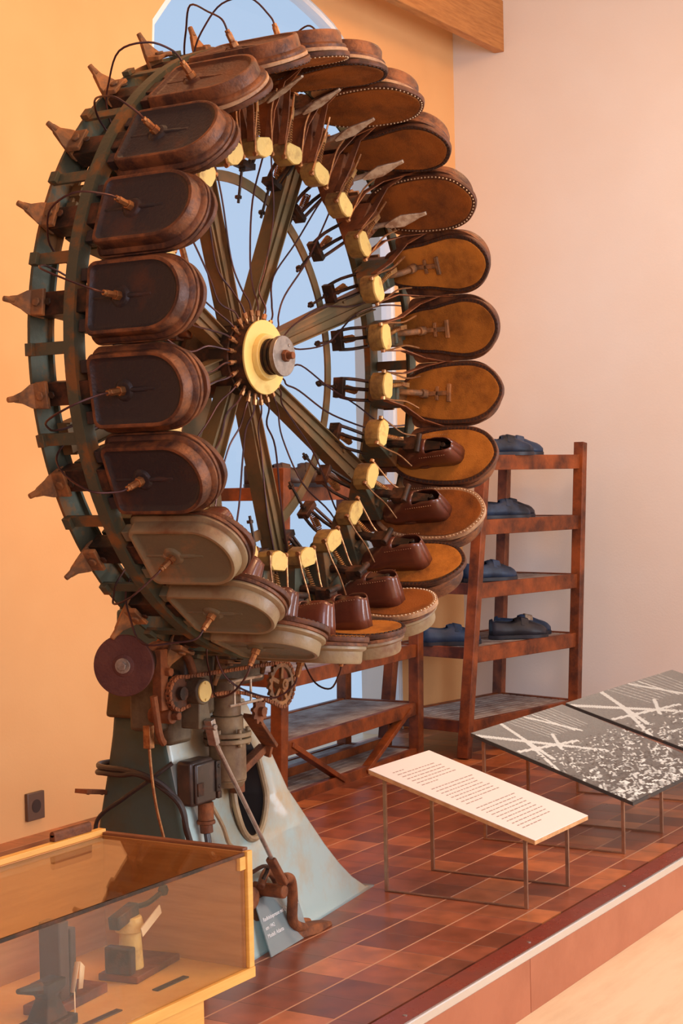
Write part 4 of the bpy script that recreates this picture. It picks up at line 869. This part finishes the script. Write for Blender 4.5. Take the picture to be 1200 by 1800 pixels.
# things inside
def inside(name, label, cat, loc, rz=0): r = empty(name, loc, rz); tag(r, label, cat); return r
t = inside('eyelet_machine', 'small cream metal hand press with black knob on a red-brown board, right in the showcase', 'hand press', (-1.475, -.865, CZ0), .15)
MB().box((.03, 0, .006), (.15, .075, .012)).build('base_board', 'wood_dark', t, .002)
b = MB(); b.cyl((0, 0, .012), (0, 0, .075), .022, .018, n=20); b.cyl((0, 0, .075), (0, 0, .10), .026, .020, n=20); b.build('press_column', 'cream', t, .002)
b = MB(); b.box((-.02, 0, .105), (.07, .02, .022), ('Y', -.15)); b.tube([(0, 0, .115), (.04, -.01, .112), (.075, -.02, .124)], .005, 8, 4); b.build('press_lever', 'dark', t, .002)
b = MB(); b.lathe([(.001, -.010), (.007, -.008), (.0095, 0), (.007, .008), (.001, .010)], 'z', 14, c=(.08, -.021, .127)); b.build('knob', 'dark', t)
MB().box((.012, -.034, .092), (.07, .002, .016), ('Y', -.35)).build('paper_tag', 'paper', t); MB().box((-.035, 0, .035), (.02, .05, .045)).build('side_lug', 'dark', t, .003)
t = inside('wooden_guide_block', 'tall dark wooden block standing on a long red-brown board in the showcase', 'wooden block', (-1.665, -.870, CZ0), .1)
MB().box((.02, 0, .008), (.15, .06, .016)).build('base_board', 'wood_dark', t, .002); MB().box((-.01, 0, .078), (.026, .04, .124)).build('tall_block', 'shoe_brown', t, .002); MB().box((.018, .0, .070), (.016, .035, .108)).build('short_block', 'shoe_brown', t, .002)
t = inside('cobbler_anvil', 'small dark iron anvil with pointed horn, leftmost in the showcase', 'anvil', (-1.755, -.925, CZ0), .1)
b = MB(); b.box((0, 0, .008), (.085, .055, .016)); b.loft([[(-.028, -.02, .016), (.028, -.02, .016), (.028, .02, .016), (-.028, .02, .016)], [(-.014, -.012, .05), (.014, -.012, .05), (.014, .012, .05), (-.014, .012, .05)], [(-.022, -.016, .062), (.03, -.016, .062), (.03, .016, .062), (-.022, .016, .062)], [(-.022, -.016, .074), (.03, -.016, .074), (.03, .016, .074), (-.022, .016, .074)]]); b.build('anvil_body', 'dark', t, .002)
b = MB(); b.cyl((-.02, 0, .068), (-.072, 0, .078), .011, .004, n=10); b.build('horn', 'dark', t)
t = inside('folded_card', 'small folded cream paper card beside the anvil', 'card', (-1.715, -.945, CZ0 + .002), .4)
b = MB(); b.add([(0, 0, .045), (.03, 0, .085), (.045, .012, .080), (.018, .012, .040)], [(0, 1, 2, 3)]); b.add([(.028, -.002, .086), (.05, -.002, .072), (.056, .004, .035), (.035, .004, .040)], [(0, 1, 2, 3)]); b.add([(.0, .0, .0), (.004, 0, 0), (.004, .0, .046), (0, 0, .046)], [(0, 1, 2, 3)]); solidify(b.build('card_sheet', 'paper', t), .001)
for i, (x, y, lb) in enumerate(((-1.486, -.957, 'narrow dark label strip in front of the cream hand press'), (-1.677, -.968, 'narrow dark label strip in front of the anvil'))):
    b = MB().box((0, 0, .001), (.085, .012, .002)); o = b.build('label_strip', 'dark', None); o.location = (x, y, CZ0 + .0005); tag(o, lb, 'label')
